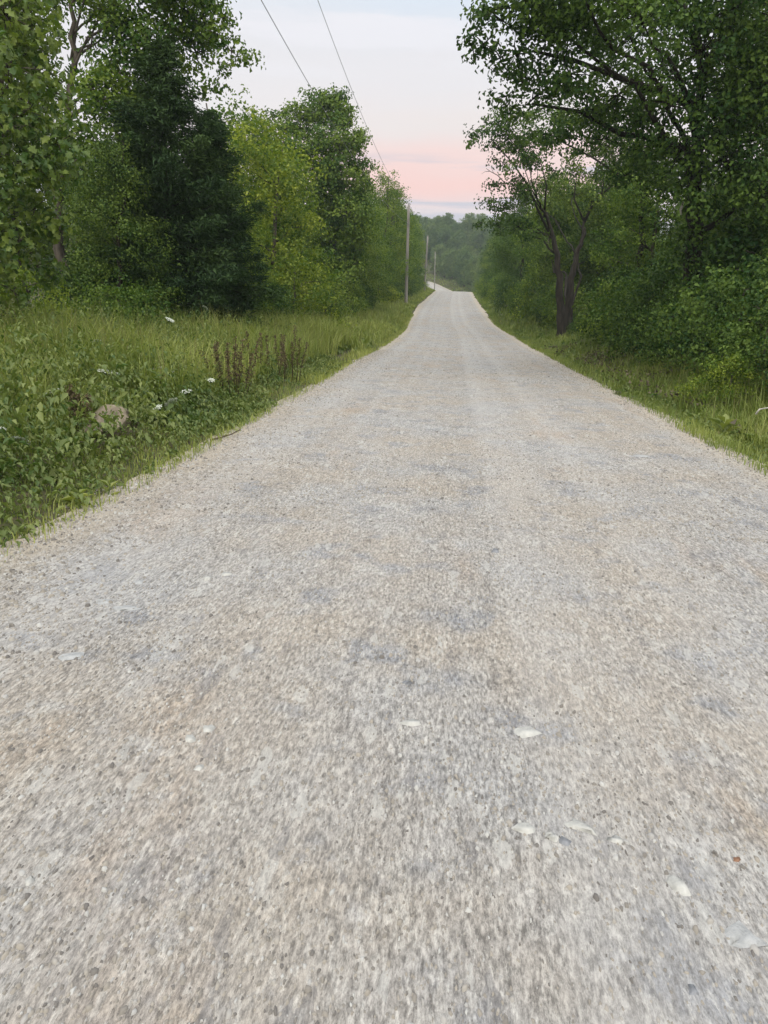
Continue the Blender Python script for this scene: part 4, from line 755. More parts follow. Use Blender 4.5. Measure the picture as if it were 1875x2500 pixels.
 ('far_b', -15.18, 246.73, 0.861, 'hazy tree on the far wooded hillside', 'trees on the far wooded hillside'),
 ('far_a', -19.5, 251.78, 0.72, 'hazy tree on the far wooded hillside', 'trees on the far wooded hillside'),
 ('far_b', 30.26, 245.44, 0.73, 'hazy tree on the far wooded hillside', 'trees on the far wooded hillside'),
 ('far_a', 29.9, 266.93, 0.86, 'hazy tree on the far wooded hillside', 'trees on the far wooded hillside'),
 ('far_b', 11.14, 246.79, 0.744, 'hazy tree on the far wooded hillside', 'trees on the far wooded hillside'),
 ('far_a', -14.26, 262.92, 0.895, 'hazy tree on the far wooded hillside', 'trees on the far wooded hillside'),
 ('far_b', 21.01, 290.08, 0.795, 'hazy tree on the far wooded hillside', 'trees on the far wooded hillside'),
 ('far_a', 35.58, 284.97, 0.794, 'hazy tree on the far wooded hillside', 'trees on the far wooded hillside'),
 ('far_b', -21.01, 264.86, 0.742, 'hazy tree on the far wooded hillside', 'trees on the far wooded hillside'),
 ('far_a', -27.24, 279.29, 0.84, 'hazy tree on the far wooded hillside', 'trees on the far wooded hillside'),
 ('far_b', 11.91, 234.41, 0.871, 'hazy tree on the far wooded hillside', 'trees on the far wooded hillside'),
 ('far_a', -4.01, 295.63, 0.798, 'hazy tree on the far wooded hillside', 'trees on the far wooded hillside'),
 ('far_b', 15.47, 255.57, 0.878, 'hazy tree on the far wooded hillside', 'trees on the far wooded hillside'),
 ('far_a', -11.49, 252.56, 0.731, 'hazy tree on the far wooded hillside', 'trees on the far wooded hillside'),
 ('far_b', 16.76, 243.38, 0.907, 'hazy tree on the far wooded hillside', 'trees on the far wooded hillside'),
 ('far_a', -25.74, 298.54, 0.8, 'hazy tree on the far wooded hillside', 'trees on the far wooded hillside'),
 ('far_b', 3.55, 290.56, 0.79, 'hazy tree on the far wooded hillside', 'trees on the far wooded hillside'),
 ('far_a', 27.67, 283.89, 0.749, 'hazy tree on the far wooded hillside', 'trees on the far wooded hillside'),
 ('far_b', -22.08, 264.27, 0.756, 'hazy tree on the far wooded hillside', 'trees on the far wooded hillside'),
 ('far_a', -14.85, 265.27, 0.881, 'hazy tree on the far wooded hillside', 'trees on the far wooded hillside'),
 ('far_b', -20.32, 253.04, 0.846, 'hazy tree on the far wooded hillside', 'trees on the far wooded hillside'),
 ('far_a', -28.52, 263.39, 0.92, 'hazy tree on the far wooded hillside', 'trees on the far wooded hillside'),
 ('far_b', -24.39, 257.64, 0.816, 'hazy tree on the far wooded hillside', 'trees on the far wooded hillside')]:
    plant(kind, x, y, s, label, group)
for k, o in KIND.items():
    if k not in first: raise RuntimeError('kind never planted: '+k)

# ------------------------------------------------------------------ verge: grass, weeds, gravel (nobody could count these)
def scatter(n, x0, x1, y0, y1): return rng.uniform(x0, x1, n), rng.uniform(y0, y1, n)
def blades(X, Y, Hh, W, lean=.35, z=None):
    m = len(X); Z = height(X, Y)-.02 if z is None else z
    th = rng.uniform(0, 6.283, m); d = np.stack([np.cos(th), np.sin(th), np.zeros(m)], -1); s = np.stack([-np.sin(th), np.cos(th), np.zeros(m)], -1)
    b = np.stack([X, Y, Z], -1); ln = (lean*rng.uniform(.2, 1.5, m))[:, None]
    mid = b+d*(Hh[:, None]*ln*.3)+np.stack([np.zeros(m), np.zeros(m), Hh*.6], -1)
    tip = b+d*(Hh[:, None]*ln)+np.stack([np.zeros(m), np.zeros(m), Hh*rng.uniform(.8, 1, m)], -1)
    w = W[:, None]*.5
    V = np.stack([b-s*w, b+s*w, mid+s*w*.75, mid-s*w*.75, tip], 1).reshape(-1, 3); i = np.arange(m)[:, None]*5
    T = np.concatenate([i+[0, 1, 2], i+[0, 2, 3], i+[3, 2, 4]], 1).reshape(-1, 3)
    return V, T
def weed_patch(X, Y, Hh, S):
    """low leafy plants: a stem's worth of leaves up each position"""
    C, Nn, Sz, Tn = [], [], [], []
    Z = height(X, Y); m = len(X); k = 9
    t = rng.uniform(.15, 1, (m, k)); th = rng.uniform(0, 6.283, (m, k)); rr = (.03+.10*rng.uniform(0, 1, (m, k)))*(1.25-t*.5)
    cx = X[:, None]+np.cos(th)*rr; cy_ = Y[:, None]+np.sin(th)*rr; cz = Z[:, None]+Hh[:, None]*t
    C = np.stack([cx, cy_, cz], -1).reshape(-1, 3)
    Nn = np.stack([np.cos(th)*.5, np.sin(th)*.5, np.full((m, k), .9)], -1).reshape(-1, 3)+rng.normal(size=(m*k, 3))*.3
    ax = np.stack([np.cos(th), np.sin(th), np.full((m, k), .1)], -1).reshape(-1, 3)
    V, T = leaves(C, Nn, (S[:, None]*rng.uniform(.6, 1.3, (m, k))).ravel(), .5, .12, .3, axis=ax)
    return V, T, np.repeat(np.clip(rng.normal(.5, .28, m)[:, None]+rng.normal(size=(m, k))*.14, 0, 1).ravel(), 2)
def edge_x(y, side):
    i = np.argmin(np.abs(CY_[None]-np.asarray(y)[:, None]), 1); return CX_[i]+side*HALF
mb = MB(); sb = MB()
for (n_, y0, y1, e0, e1, h0, h1, w, side) in (
    (11000, 2.6, 8.5, .9, 5.6, .25, .75, .007, -1), (24000, 7, 15, 1.5, 5.8, .35, .95, .009, -1), (8500, 2.5, 16, -.2, .7, .05, .17, .006, -1), (9000, 14, 60, -.1, .5, .08, .2, .014, -1), (8500, 6, 16, -.2, .7, .06, .18, .007, 1), (9000, 14, 60, -.1, .5, .08, .2, .014, 1), (52000, 9, 26, .7, 6.2, .4, 1.0, .013, -1), (36000, 24, 62, .25, 5.0, .35, .75, .028, -1), (16000, 58, 134, .15, 3.6, .3, .6, .055, -1),
    (30000, 6, 18, .45, 3.4, .2, .72, .010, 1), (22000, 16, 40, .3, 3.2, .18, .5, .020, 1), (16000, 36, 134, .15, 2.6, .2, .5, .05, 1),
    (9000, 170, 245, .2, 7, .3, .6, .10, 1), (4000, 170, 225, .2, 3, .3, .6, .10, -1)):
    Y = y0+(y1-y0)*rng.uniform(0, 1, n_)**(1.35 if y1 < 60 else 1.1); e = e0+(e1-e0)*rng.uniform(0, 1, n_)
    if y0 > 150:
        k = rng.integers(np.argmin(np.abs(CY_-y0)), np.argmin(np.abs(CY_-y1)), n_); X = CX_[k]+side*TY_[k]*(HALF+e); Y = CY_[k]-side*TX_[k]*(HALF+e)
    else: X = edge_x(Y, side)+side*e
    dens = vnoise(X, Y, .7, 4)+vnoise(X, Y, 2.2, 6)*.6
    kp = (dens-np.where(e < 0, -e*1.3, 0) > rng.uniform(-.65, .15, n_)); X, Y, e = X[kp], Y[kp], e[kp]
    hh = 1.1*(h0+(h1-h0)*np.clip(rng.normal(.45, .22, len(X))+vnoise(X, Y, .5, 8)*.6, 0, 1.15))*(np.clip(.35+e/1.6, .3, 1) if e1 > 1 else 1)
    V, T = blades(X, Y, hh*rng.uniform(.6, 1.15, len(X)), w*rng.uniform(.6, 1.5, len(X)), .6, road_z(X, Y)-.01 if e1 < 1 else None)
    mb.add(V, T, np.repeat(np.clip(((.45 if side < 0 else .22) if e1 > 1 else .58 if side < 0 else .3)+vnoise(X, Y, .8, 3)*.5+rng.normal(size=len(X))*.16, 0, 1), 3))
    if w < .03:
        q = rng.uniform(0, 1, len(X)) < .05; V, T = blades(X[q], Y[q], hh[q]*1.22, np.full(q.sum(), w*.8), .22)
        sb.add(V, T, np.repeat(rng.uniform(0, 1, q.sum()), 3))
tag(obj('verge_grass', mb.mesh('verge_grass', M['grass'])), 'long green grass growing on both verges of the road', 'grass', kind='stuff')
tag(obj('seeding_grass', sb.mesh('seeding_grass', M['straw'])), 'straw coloured seeding grass stems standing among the green verge grass', 'grass', kind='stuff')
mb = MB()
for (n_, y0, y1, e0, e1, h0, h1, s, side) in ((6500, 2.5, 11, -.05, 4.2, .08, .6, .048, -1), (2800, 2.5, 10, .4, 4.5, .25, .85, .070, -1), (350, 2.8, 9, .5, 4, .1, .4, .13, -1), (2600, 8, 20, .0, 2.8, .06, .38, .060, -1), (4200, 2.6, 14, .5, 6, .3, .85, .050, -1), (1800, 6, 20, 1.2, 6, .5, 1.05, .055, -1), (1500, 10, 26, 3.5, 6.5, .4, 1.0, .09, -1),
    (2600, 6.5, 20, .0, 2.8, .05, .3, .065, 1), (1100, 20, 45, .2, 2.8, .1, .35, .11, 1), (700, 22, 50, .2, 4, .1, .4, .12, -1)):
    Y = y0+(y1-y0)*rng.uniform(0, 1, n_)**1.3; e = e0+(e1-e0)*rng.uniform(0, 1, n_)**.8; X = edge_x(Y, side)+side*e
    kp = (vnoise(X, Y, .9, 14)+vnoise(X, Y, 3, 16)*.7 > rng.uniform(-.8, .1, n_)); X, Y, e = X[kp], Y[kp], e[kp]
    mb.add(*weed_patch(X, Y, (h0+(h1-h0)*rng.uniform(0, 1, len(X)))*np.clip(.3+e/1.2, .25, 1), s*rng.uniform(.6, 1.5, len(X))))
tag(obj('verge_weeds', mb.mesh('verge_weeds', M['weed'])), 'low broad leaved weeds covering the verges beside the gravel', 'weeds', kind='stuff')

# last year's brown leaves and dead stems lying in the shallow ditch on the right
m, n, l, p = mat_new('dead_leaf'); at = n.new('ShaderNodeAttribute'); at.attribute_name = 'tint'
l.new(mixc(n, l, at.outputs['Fac'], (.055, .046, .028), (.15, .128, .078)), p.inputs['Base Color']); p.inputs['Roughness'].default_value = .8
Y = 8+22*rng.uniform(0, 1, 9000)**1.0; e = np.clip(rng.normal(1.15, .38, 9000), .3, 2.4); X = edge_x(Y, 1)+e
k = vnoise(X, Y, .8, 31)+vnoise(X, Y, 2.6, 32)*.6 > rng.uniform(-.15, .55, 9000); X, Y = X[k], Y[k]
C = np.stack([X, Y, height(X, Y)+rng.uniform(.0, .30, len(X))], -1); V, T = leaves(C, rng.normal(size=C.shape)+[0, 0, .6], rng.uniform(.05, .12, len(X)), .6, .3, .2)
tag(obj('dead_leaves', make_mesh('dead_leaves', V, T, m, np.repeat(rng.uniform(0, 1, len(X)), 2))), 'brown dead leaves and stems along the shallow ditch of the right verge', 'dead leaves', kind='stuff')

# loose gravel: small angular stones pressed into the surface
def chunk(m, ring=6):
    """m irregular flat-topped stones of about unit width: a ground ring, a smaller top ring, a closed top"""
    a = np.linspace(0, 2*np.pi, ring, endpoint=False)[None]+rng.normal(size=(m, ring))*.22
    r = .5*(1+rng.normal(size=(m, ring))*.20); r3 = r*rng.uniform(.45, .82, (m, ring))
    z1 = np.full((m, ring), -.25); z2 = rng.uniform(.28, .55, (m, ring))+rng.normal(size=(m, 1))*.06
    lo = np.stack([np.cos(a)*r, np.sin(a)*r, z1], -1); hi = np.stack([np.cos(a)*r3, np.sin(a)*r3, z2], -1)
    V = np.concatenate([lo, hi], 1)
    k = np.arange(ring); k2 = (k+1) % ring
    F = np.concatenate([np.stack([k, k2, ring+k2], -1), np.stack([k, ring+k2, ring+k], -1), np.stack([np.full(ring-2, ring), ring+k[1:-1], ring+k[2:]], -1)])
    return V, F
def gravel(n_, xs, ys, smin, smax, stretch=1.0, ring=5):
    m = len(xs); Sx = smin*(smax/smin)**(rng.uniform(0, 1, m)**2.4)
    V, F = chunk(m, ring)
    th = rng.uniform(0, 6.28, m); c, s = np.cos(th)[:, None], np.sin(th)[:, None]
    V = V*np.stack([Sx, Sx*rng.uniform(.6, 1, m), Sx*rng.uniform(.5, .9, m)], -1)[:, None]
    V = np.stack([(V[..., 0]*c-V[..., 1]*s), (V[..., 0]*s+V[..., 1]*c)*stretch, V[..., 2]], -1)
    V += np.stack([xs, ys, road_z(xs, ys)+.0004], -1)[:, None]
    T = (np.arange(m)[:, None, None]*(2*ring)+F[None]).reshape(-1, 3)
    t = np.clip(rng.normal(.47, .2, m), .05, .9); q = rng.uniform(0, 1, m); t[q < .05] = 1; t[q > .94] = .02
    return V.reshape(-1, 3), T, np.repeat(t, len(F))
m, n, l, p = mat_new('loose_stone')
at = n.new('ShaderNodeAttribute'); at.attribute_name = 'tint'
rp = n.new('ShaderNodeValToRGB'); l.new(at.outputs['Fac'], rp.inputs[0]); rp.color_ramp.elements[0].color = (0.139, 0.131, 0.122, 1); rp.color_ramp.elements[1].color = (0.426, 0.426, 0.405, 1)
for ps, c in ((.25, (0.213, 0.200, 0.178)), (.5, (0.309, 0.285, 0.244)), (.75, (0.348, 0.344, 0.331))):
    e = rp.color_ramp.elements.new(ps); e.color = (*c, 1)
l.new(rp.outputs[0], p.inputs['Base Color']); p.inputs['Roughness'].default_value = .95; p.inputs['Specular IOR Level'].default_value = .2
mb = MB()
def strewn(n_, y0, y1, pw): 
    Y = y0+(y1-y0)*rng.uniform(0, 1, n_)**pw; X = edge_x(Y, 0)+rng.uniform(-3.1, 3.1, n_)
    k = (np.abs(X/np.maximum(Y, .1)) < .85) & (vnoise(X, Y, 1.3, 21)+vnoise(X, Y*.6, 4, 22)*.5 > rng.uniform(-.7, .35, n_)); return X[k], Y[k]
X, Y = strewn(44000, .9, 6, 1.5); mb.add(*gravel(0, X, Y, .006, .013, 2.0, 4))
X, Y = strewn(26000, .9, 9, 1.4); mb.add(*gravel(0, X, Y, .009, .022, 1.6, 5))
X, Y = strewn(22000, 5, 20, 1.6); mb.add(*gravel(0, X, Y, .010, .030, 1.15))
X, Y = strewn(7000, 16, 50, 1.4); mb.add(*gravel(0, X, Y, .02, .05))
# the windrow of looser stones thrown to each edge
for side, n_ in ((-1, 15000), (1, 9000)):
    Y = 2.6+24*rng.uniform(0, 1, n_)**1.8; X = edge_x(Y, side)-side*np.abs(rng.normal(.10, .34, n_)); mb.add(*gravel(0, X, Y, .010, .038, 1, 4))
tag(obj('loose_gravel', mb.mesh('loose_gravel', m)), 'loose angular gravel strewn over the road surface', 'gravel', kind='stuff')

# ------------------------------------------------------------------ utility poles and overhead wires
def pole(label, base, top, r):
    b = np.array(base); z0 = gz(b[0], b[1]); root = tag(empty('utility_pole', (b[0], b[1], z0)), label, 'utility pole', 'utility poles along the left verge')
    t = np.array(top)-[b[0], b[1], z0]
    P = np.linspace([0, 0, -.6], t, 9); obj('post', make_mesh('post', *tube(P, np.linspace(r, r*.72, 9), 12), M['pole'], smooth=True), root)
    mb = MB(); mb.add(*tube([t+[0, 0, -.02], t+[0, 0, .10], t+[0, 0, .2]], [.035, .055, .03], 8)); obj('insulator', mb.mesh('insulator', M['pole'], True), root)
    c = t*.82; mb = MB(); mb.add(*tube([c+[0, -.1, 0], c+[0, -.24, 0]], [.03, .03], 8)); mb.add(*tube([c+[0, -.2, -.05], c+[0, -.2, .08]], [.045, .045], 8)); obj('neutral_bracket', mb.mesh('neutral_bracket', M['wire']), root)
    return t+[b[0], b[1], z0+.2], c+[b[0], b[1]-.2, z0+.08]
p0 = pole('grey wooden utility pole at the roadside left of the camera, outside the picture', (-4.4, -3, 0), (-4.45, -3, 12.4), .15)
p1 = pole('nearest grey wooden utility pole, base in the grass where the left verge narrows', (-4.35, 70.00, 1.61), (-4.43, 70.00, 10.07), .155)
p2 = pole('second grey wooden utility pole, standing just before the crest on the left', (-4.36, 112.00, 4.21), (-4.22, 112.00, 11.16), .15)
p3 = pole('farthest thin pale utility pole in the valley against the hazy trees', (-5.03, 196.00, 5.76), (-5.35, 196.00, 14.74), .13)
def wire(a, b, sag, label):
    a, b = np.array(a), np.array(b); t = np.linspace(0, 1, 40)[:, None]; P = a+(b-a)*t; P[:, 2] -= 4*sag*(t*(1-t))[:, 0]
    tag(obj('overhead_wire', make_mesh('overhead_wire', *tube(P, np.full(40, .0085), 5, False), M['wire'], smooth=True)), label, 'wire', 'overhead wires')
wire((p0[0][0], p0[0][1], 13.25), p1[0], 2.2, 'upper overhead wire crossing the open sky to the top of the nearest pole')
wire((p0[1][0], p0[1][1], 9.1), p1[1], 1.55, 'lower overhead wire passing behind the round topped tree')
wire(p1[0], p2[0], .5, 'overhead wire between the nearest pole and the second pole')
wire(p2[0], p3[0], .8, 'overhead wire running down from the second pole into the valley')

# ------------------------------------------------------------------ bare snag sticking out of the right wood, and the pale stub on the oak
def snag(name, label, pts, r, mat, forks=()):
    o = np.array(pts[0]); mb = MB(); P = np.array(pts)-o; mb.add(*tube(P, np.linspace(r, r*.35, len(P)), 6))
    for f in forks: f = np.array(f)-o; mb.add(*tube(f, np.linspace(r*.6, r*.2, len(f)), 5))
    q = obj(name, mb.mesh(name, M[mat], True), None, tuple(o)); return tag(q, label, 'branch')
snag('bare_branch', 'leafless forked branch poking out of the right wood into the pink sky', [(1.91, 35.00, 6.78), (1.59, 35.00, 7.07), (1.28, 35.00, 7.21), (1.07, 35.00, 7.34)], .022, 'twig', [[(1.24, 35.00, 7.23), (1.04, 35.00, 7.21), (0.89, 35.00, 7.12)], [(1.40, 35.00, 7.16), (1.31, 35.00, 7.34)]])
snag('broken_branch_stub', 'pale bare broken stub hanging on the ivy clad oak trunk', [(4.85, 18.00, 3.89), (4.88, 18.00, 3.80), (4.86, 18.00, 3.71), (4.90, 18.00, 3.61)], .045, 'snag')

# ------------------------------------------------------------------ white umbel flowers on the left verge
def umbel_plant(label, p, r, tilt=0.):
    p = np.array(p); r = r*1.25; z0 = gz(p[0], p[1]); hgt = max(.15, p[2]-z0+.05)
    root = tag(empty('white_umbel_flower', (p[0], p[1], z0), rng.uniform(0, 6.28)), label, 'flower', 'white lace flowers on the left verge')
    top = np.array([.04, 0, hgt]); st = bough((0, 0, -.03), top, .02, 6, .02)
    obj('stem', make_mesh('stem', *tube(st, np.linspace(.006, .004, 6), 5), M['stem']), root)
    fl = MB(); ry = MB(); ax = unit(np.array([rng.normal()*.25+tilt, -.35+rng.normal()*.25, 1.]))
    u = unit(np.cross(ax, [1, 0, .1])); v = np.cross(ax, u)
    for k in range(26):
        rr = r*np.sqrt((k+.5)/26); th = k*2.4; c = top+u*rr*np.cos(th)+v*rr*np.sin(th)+ax*(.035-.4*rr*rr/r*.5)
        ry.add(*tube([top-ax*.02, c], [.0018, .0012], 3, False))
        m_ = 7; q = c+u*(rng.normal(size=(m_, 1))*r*.11)+v*(rng.normal(size=(m_, 1))*r*.11)+ax*rng.normal(size=(m_, 1))*.003
        V, T = leaves(q, np.repeat(ax[None], m_, 0)+rng.normal(size=(m_, 3))*.25, np.full(m_, r*.26), .8, .05, .0); fl.add(V, T)
    obj('umbel', fl.mesh('umbel', M['flower']), root); obj('rays', ry.mesh('rays', M['stem']), root)
    lf = weed_patch(np.array([0.]), np.array([0.]), np.array([hgt*.5]), np.array([.05])); V = lf[0].copy(); V[:, 2] -= height([0.], [0.])[0]
    obj('leaves', make_mesh('leaves', V, lf[1], M['weed'], lf[2]), root)
UMB = [('white lace flower at the far left back of the verge, alone below the dark trees', (-6.92, 12.00, 1.28), .05),
 ('white lace flower just above the boulder, upright round head', (-4.08, 8.60, 0.57), .10), ('white lace flower tilted left of the boulder', (-4.13, 7.40, 0.46), .085),
 ('largest white lace flower low at the left edge of the weeds', (-3.43, 5.60, 0.29), .07), ('white lace flower cut by the left frame edge', (-3.55, 5.60, 0.38), .05),
 ('pair head of white lace, left of the row right of the boulder', (-3.99, 9.20, 0.46), .045), ('white lace flower in the row right of the boulder, brightest', (-3.87, 9.60, 0.54), .05),
 ('flat white lace flower at the right end of the row', (-3.57, 9.40, 0.50), .05), ('white lace flower above the row, small and dim', (-4.80, 12.50, 1.09), .06),
 ('tiny white lace flower high in the grass, middle of the verge', (-4.78, 14.50, 1.29), .05), ('white lace flower below the row, pale and wide', (-3.60, 9.00, 0.47), .05),
 ('white lace flower lower right of the boulder, wide flat head', (-3.12, 8.20, 0.31), .06), ('dim white lace flower in the shaded weeds left of the stick', (-3.22, 8.80, 0.35), .05),
 ('white lace flower leaning over below the boulder', (-3.29, 6.90, 0.20), .05), ('small white lace flower near the lowest weeds, centre of the bank', (-3.22, 8.00, 0.26), .045),
 ('small white lace flower behind the boulder', (-4.81, 10.00, 0.84), .05), ('small white lace head right of the row near the dock stalks', (-3.24, 9.80, 0.39), .04)]
for a in UMB: umbel_plant(*a)

# ------------------------------------------------------------------ brown dock: dry seed stalks
def dock(label, p, nst, w, hgt, leafy=True):
    z0 = gz(p[0], p[1]); root = tag(empty('dry_dock_plant', (p[0], p[1], z0)), label, 'dry weed', 'brown dry dock plants on the left verge')
    for k in range(nst):
        mb = MB(); x = (k/(max(1, nst-1))-.5)*w+rng.normal()*.03; h_ = hgt*rng.uniform(.72, 1.05); y = rng.normal()*.12
        P = bough((x*.55, y*.5, 0), (x+rng.normal()*.04, y, h_), 0, 7, .015); mb.add(*tube(P, np.linspace(.007, .003, 7), 4), .15)
        m_ = 150; t = rng.uniform(.38, 1, m_); q = np.stack([np.interp(t, np.linspace(0, 1, 7), P[:, a]) for a in range(3)], -1)
        off = rng.normal(size=(m_, 3))*[.028, .028, .012]*(1.2-t[:, None]*.6); V, T = leaves(q+off, rng.normal(size=(m_, 3)), rng.uniform(.016, .034, m_), .8, .2, 0)
        mb.add(V, T, np.repeat(rng.uniform(0, 1, m_), 2)); obj('stalk', mb.mesh('stalk', M['dead']), root)
dock('clump of brown dry dock stalks, widest, half way along the left verge', (-3.19, 10.74, 0.42), 12, .66, .92)
dock('brown dry dock stalks right of the widest clump, nearest the road', (-3.00, 13.95, 0.40), 8, .62, 1.0)
dock('low clump of brown dry dock stalks left of the boulder', (-3.70, 7.18, 0.30), 5, .20, .5)
dock('single thin brown dock stalk between the two big clumps', (-3.43, 13.15, 0.40), 2, .1, .95)
dock('pair of thin brown dock stalks beside the right clump', (-3.18, 13.28, 0.40), 2, .25, .9)

# boulder in the weeds
def rock(name, label, cat, loc, size, mat, sub=2, rz=0, group=None, rough=.22):
    import bmesh
    bm = bmesh.new(); bmesh.ops.create_icosphere(bm, subdivisions=sub, radius=.5)
    V = np.array([v.co[:] for v in bm.verts]); F = np.array([[v.index for v in f.verts] for f in bm.faces]); bm.free()
    s = rng.uniform(0, 50); f = 1+rough*(vnoise(V[:, 0]*2+s, V[:, 1]*2+V[:, 2]*3+s, 1.6, 3)*2+vnoise(V[:, 0]*5+s, V[:, 2]*5+V[:, 1]*4, 1.3, 4))
    V = V*f[:, None]
    for d in unit(rng.normal(size=(13, 3))):                        # split faces
        k = V@d; V = V-np.maximum(k-rng.uniform(.28, .42), 0)[:, None]*d
    V = V*np.array(size)
    o = obj(name, make_mesh(name, V, F, M[mat], np.full(len(F), .5)), None, loc); o.rotation_euler = (0, 0, rz); return tag(o, label, cat, group)
b = (-3.47, 7.23, 0.42); rock('boulder', 'weathered tan boulder half hidden in the weeds of the left verge', 'rock', (b[0], b[1], gz(b[0], b[1])+.13), (.50, .36, .42), 'clay', 4, .5, rough=.16)

# bright young plant beside the boulder, and broad-leaved plants on the right
def leafy_plant(label, p, n_, ln, hgt, mat, asp=.34, up=.7, group=None):
    z0 = gz(p[0], p[1]); root = tag(empty('leafy_plant', (p[0], p[1], z0)), label, 'plant', group)
    st = bough((0, 0, -.03), (.03, 0, hgt*.8), 0, 5, .03); obj('stem', make_mesh('stem', *tube(st, np.linspace(.008, .003, 5), 5), M['stem']), root)
    for k in range(n_):
        th = k*2.4; t = (k+1)/n_; c = np.array([np.cos(th), np.sin(th), 0]); ax = c+[0, 0, up*t*1.3]
        q = np.array([[.03*t, 0, hgt*.8*t]])+unit(ax)*ln*.5
        nn = np.array([[-c[0]*up, -c[1]*up, 1.]])
        V, T = leaves(q, nn, [ln*rng.uniform(.75, 1.15)], asp, .1, .28, axis=ax[None])
        obj('leaf', make_mesh('leaf', V, T, M[mat], np.full(2, rng.uniform(.5, 1))), root)
leafy_plant('single bright yellow green young plant at the right foot of the boulder', (-3.66, 7.71, 0.30), 11, .16, .34, 'grass', .3, 1.6)
leafy_plant('broad leaved plant with pale upright leaves at the right gravel edge', (3.68, 10.26, 0.05), 13, .26, .22, 'weed', .36, .9)
leafy_plant('small broad leaved plant growing from the right gravel edge', (3.68, 11.43, 0.02), 9, .16, .12, 'weed', .4, .8)
leafy_plant('low broad leaved plant at the right frame edge', (3.84, 9.56, 0.05), 10, .2, .16, 'weed', .4, .7)
leafy_plant('light green tuft of leaves on the gravel at the left road edge', (-2.74, 5.10, 0.02), 12, .13, .08, 'grass', .3, .5)
leafy_plant('single weed sprig standing in the gravel, left road edge', (-2.63, 5.41, 0.02), 6, .11, .12, 'weed', .3, 1.2)

# fallen stick and dark clods along the edges
def stick(label, pts, r):
    P = np.array(pts); P[:, 2] = road_z(P[:, 0], P[:, 1])+[.012, .02, .03, .045][:len(P)]; o = P[0].copy()
    q = obj('fallen_stick', make_mesh('fallen_stick', *tube(P-o, np.linspace(r, r*.5, len(P)), 6), M['twig'], smooth=True), None, tuple(o)); return tag(q, label, 'stick')
stick('thin dark fallen stick lying on the gravel at the left road edge', [(-2.60, 7.88, 0.00), (-2.50, 7.96, -0.00), (-2.42, 8.08, 0.00), (-2.38, 8.31, 0.00)], .011)
stick('short dark stick on the gravel at the right road edge far ahead', [(3.12, 48.10, 0.00), (3.31, 47.46, 0.00), (3.52, 46.85, 0.00), (3.83, 47.97, 0.00)], .035)
def clod(label, gx_, sz, mat='grey_stone', dz=.25, name='stone', cat='stone', rz=0, group=None):
    z = float(road_z([gx_[0]], [gx_[1]])[0]); V, F = chunk(1, 7); V = V[0]*np.array(sz)*[1.1, 1.1, 1.3]; V[:, :2] += rng.normal(size=(14, 2))*min(sz[:2])*.05
    o = obj(name, make_mesh(name, V, F, M[mat], np.full(len(F), .5)), None, (gx_[0], gx_[1], z+.003)); o.rotation_euler = (0, 0, rz); tag(o, label, cat, group)
clod('dark earthen clod on the right road edge beside the grass, left of a pair', (3.20, 14.50, 0.00), (.16, .12, .07), 'bark', name='earth_clod', cat='clod')
clod('dark earthen clod on the right road edge beside the grass, right of a pair', (3.34, 13.88, 0.00), (.12, .10, .06), 'bark', name='earth_clod', cat='clod')
lg = (4.22, 10.34, 0.28)
snag('rotting_log', 'dark rotting log end in the right verge at the frame edge', [(lg[0]-.12, lg[1]-.2, gz(lg[0], lg[1])+.10), (lg[0]+.3, lg[1]+.1, gz(lg[0], lg[1])+.16), (lg[0]+.9, lg[1]+.45, gz(lg[0], lg[1])+.2)], .10, 'bark_dark')
snag('pale_branch', 'pale curved bare branch lying by the rotting log at the right edge', [(4.06, 10.20, 0.26), (4.10, 10.20, 0.33), (4.19, 10.20, 0.35), (4.28, 10.20, 0.38)], .014, 'snag')

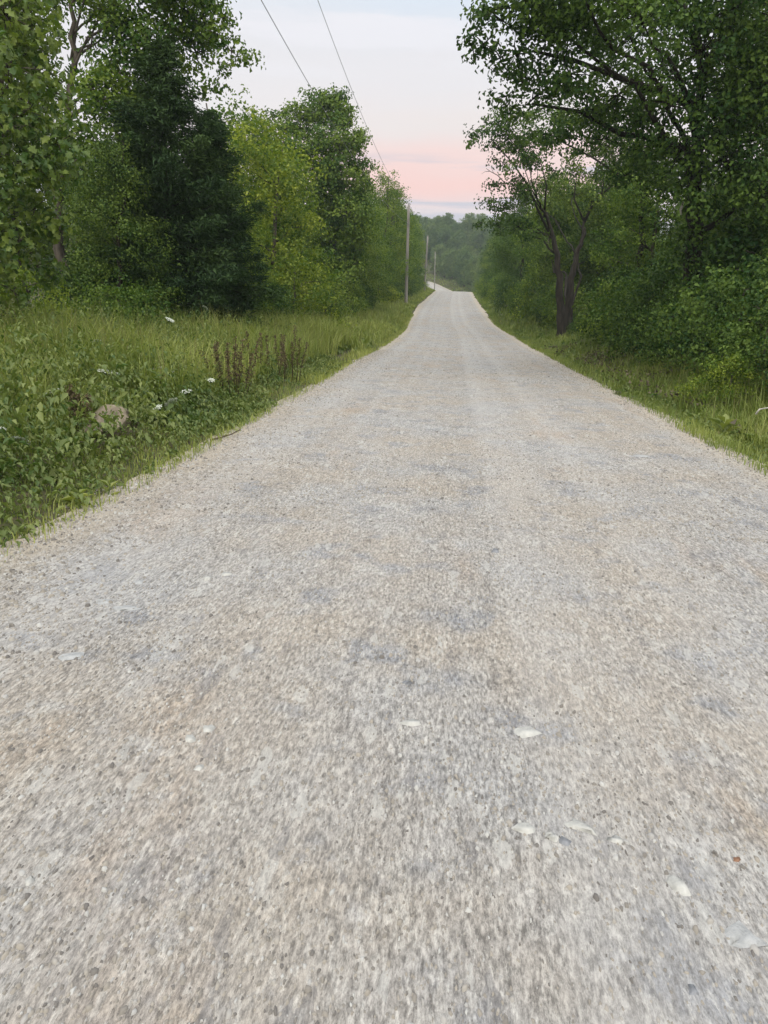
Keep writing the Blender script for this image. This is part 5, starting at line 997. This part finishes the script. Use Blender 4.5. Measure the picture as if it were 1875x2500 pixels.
# larger stones in the road surface that can be told apart
G = 'larger stones set in the gravel road'
for label, q, sz, mat, rz in (
 ('long pale limestone chunk, largest of all, low right on the road', (0.68, 1.71, 0.00), (.045, .075, .022), 'white_stone', .35),
 ('pale limestone chunk, left of the broken white line of stones low right', (0.29, 1.88, 0.00), (.075, .05, .018), 'white_stone', .2),
 ('pale bluish limestone chunk next to the dark pit low right', (0.37, 1.85, 0.00), (.04, .045, .018), 'white_stone', 1),
 ('long white stone in the middle of the broken white line low right', (0.45, 1.91, 0.00), (.10, .035, .018), 'white_stone', -.5),
 ('white stone at the right end of the broken white line low right', (0.55, 1.87, 0.00), (.06, .03, .016), 'white_stone', -.3),
 ('dark stone beside the broken white line low right', (0.40, 1.84, 0.00), (.03, .03, .016), 'grey_stone', 0),
 ('rust red stone by the right frame edge low on the road', (0.88, 1.84, 0.00), (.022, .026, .014), 'rust_stone', 0),
 ('large flat bluish grey stone in the bottom right corner', (0.79, 1.55, 0.00), (.085, .07, .012), 'pale_grey_stone', .7),
 ('white flat stone at road centre, left of a pair', (-0.07, 2.41, 0.00), (.10, .04, .014), 'white_stone', .1),
 ('white flat stone at road centre, right of a pair', (0.34, 2.42, 0.00), (.08, .06, .014), 'white_stone', .1),
 ('dark single stone right of the road centre', (0.34, 4.45, 0.00), (.05, .05, .03), 'grey_stone', 0),
 ('dark small stone at road centre', (-0.11, 2.70, 0.00), (.035, .03, .02), 'grey_stone', 0),
 ('white stone on the left side of the road, right of a pair', (-1.18, 3.78, 0.00), (.07, .05, .022), 'white_stone', .4),
 ('white stone on the left side of the road, left of a pair', (-1.26, 3.70, 0.00), (.055, .05, .022), 'white_stone', .4),
 ('blue grey flat stone on the left side of the road above a dark streak', (-1.60, 3.59, 0.00), (.08, .09, .012), 'pale_grey_stone', .4),
 ('blue grey flat stone on the left road, right of a pair', (-1.51, 3.23, 0.00), (.13, .07, .010), 'pale_grey_stone', .1),
 ('blue grey flat stone on the left road, left of a pair', (-1.64, 3.29, 0.00), (.10, .06, .010), 'pale_grey_stone', .1),
 ('dull blue grey flat stone further down the left road', (-1.52, 2.70, 0.00), (.12, .07, .010), 'pale_grey_stone', .2),
 ('white chip at the lower left of the road', (-1.02, 1.51, 0.00), (.02, .035, .012), 'white_stone', .2),
 ('pale green tinted chip on the road left of centre', (-0.75, 2.05, 0.00), (.03, .03, .012), 'white_stone', .2),
 ('white stone low on the road, left of centre, topmost of a slanting line', (-0.79, 2.27, 0.00), (.035, .05, .014), 'white_stone', -.3),
 ('white stone low on the road, left of centre, lowest of a slanting line', (-0.83, 2.20, 0.00), (.045, .04, .014), 'white_stone', -.3),
 ('dark stone at the bottom right of the road', (0.62, 1.38, 0.00), (.022, .03, .012), 'grey_stone', .2),
 ('pale flat stone on the right side of the road, well ahead of the others', (2.06, 7.99, 0.00), (.20, .11, .010), 'pale_grey_stone', .05)):
    clod(label, q, (sz[0], sz[1], sz[2]*.7), mat, .02, rz=rz, group=G)


# ------------------------------------------------------------------ evening haze in the valley
def box(x0, x1, y0, y1, z0, z1):
    V = np.array([(x, y, z) for z in (z0, z1) for y in (y0, y1) for x in (x0, x1)], float)
    return V, np.array([[0, 2, 3, 1], [4, 5, 7, 6], [0, 1, 5, 4], [2, 6, 7, 3], [0, 4, 6, 2], [1, 3, 7, 5]])
m = bpy.data.materials.new('evening_haze'); m.use_nodes = True; n, l = m.node_tree.nodes, m.node_tree.links
n.remove(n['Principled BSDF']); pv = n.new('ShaderNodeVolumePrincipled'); pv.inputs['Color'].default_value = (.78, .93, .97, 1); pv.inputs['Density'].default_value = .0005
l.new(pv.outputs[0], n['Material Output'].inputs['Volume'])
ztop = max(V_.z for V_ in [Vector((0, 0, 48))])
hz = obj('haze', make_mesh('haze', *box(-1000, 1000, -800, 1300, float(GZ.min())-1, ztop), m)); tag(hz, 'thin bluish evening haze filling the road valley', kind='stuff')
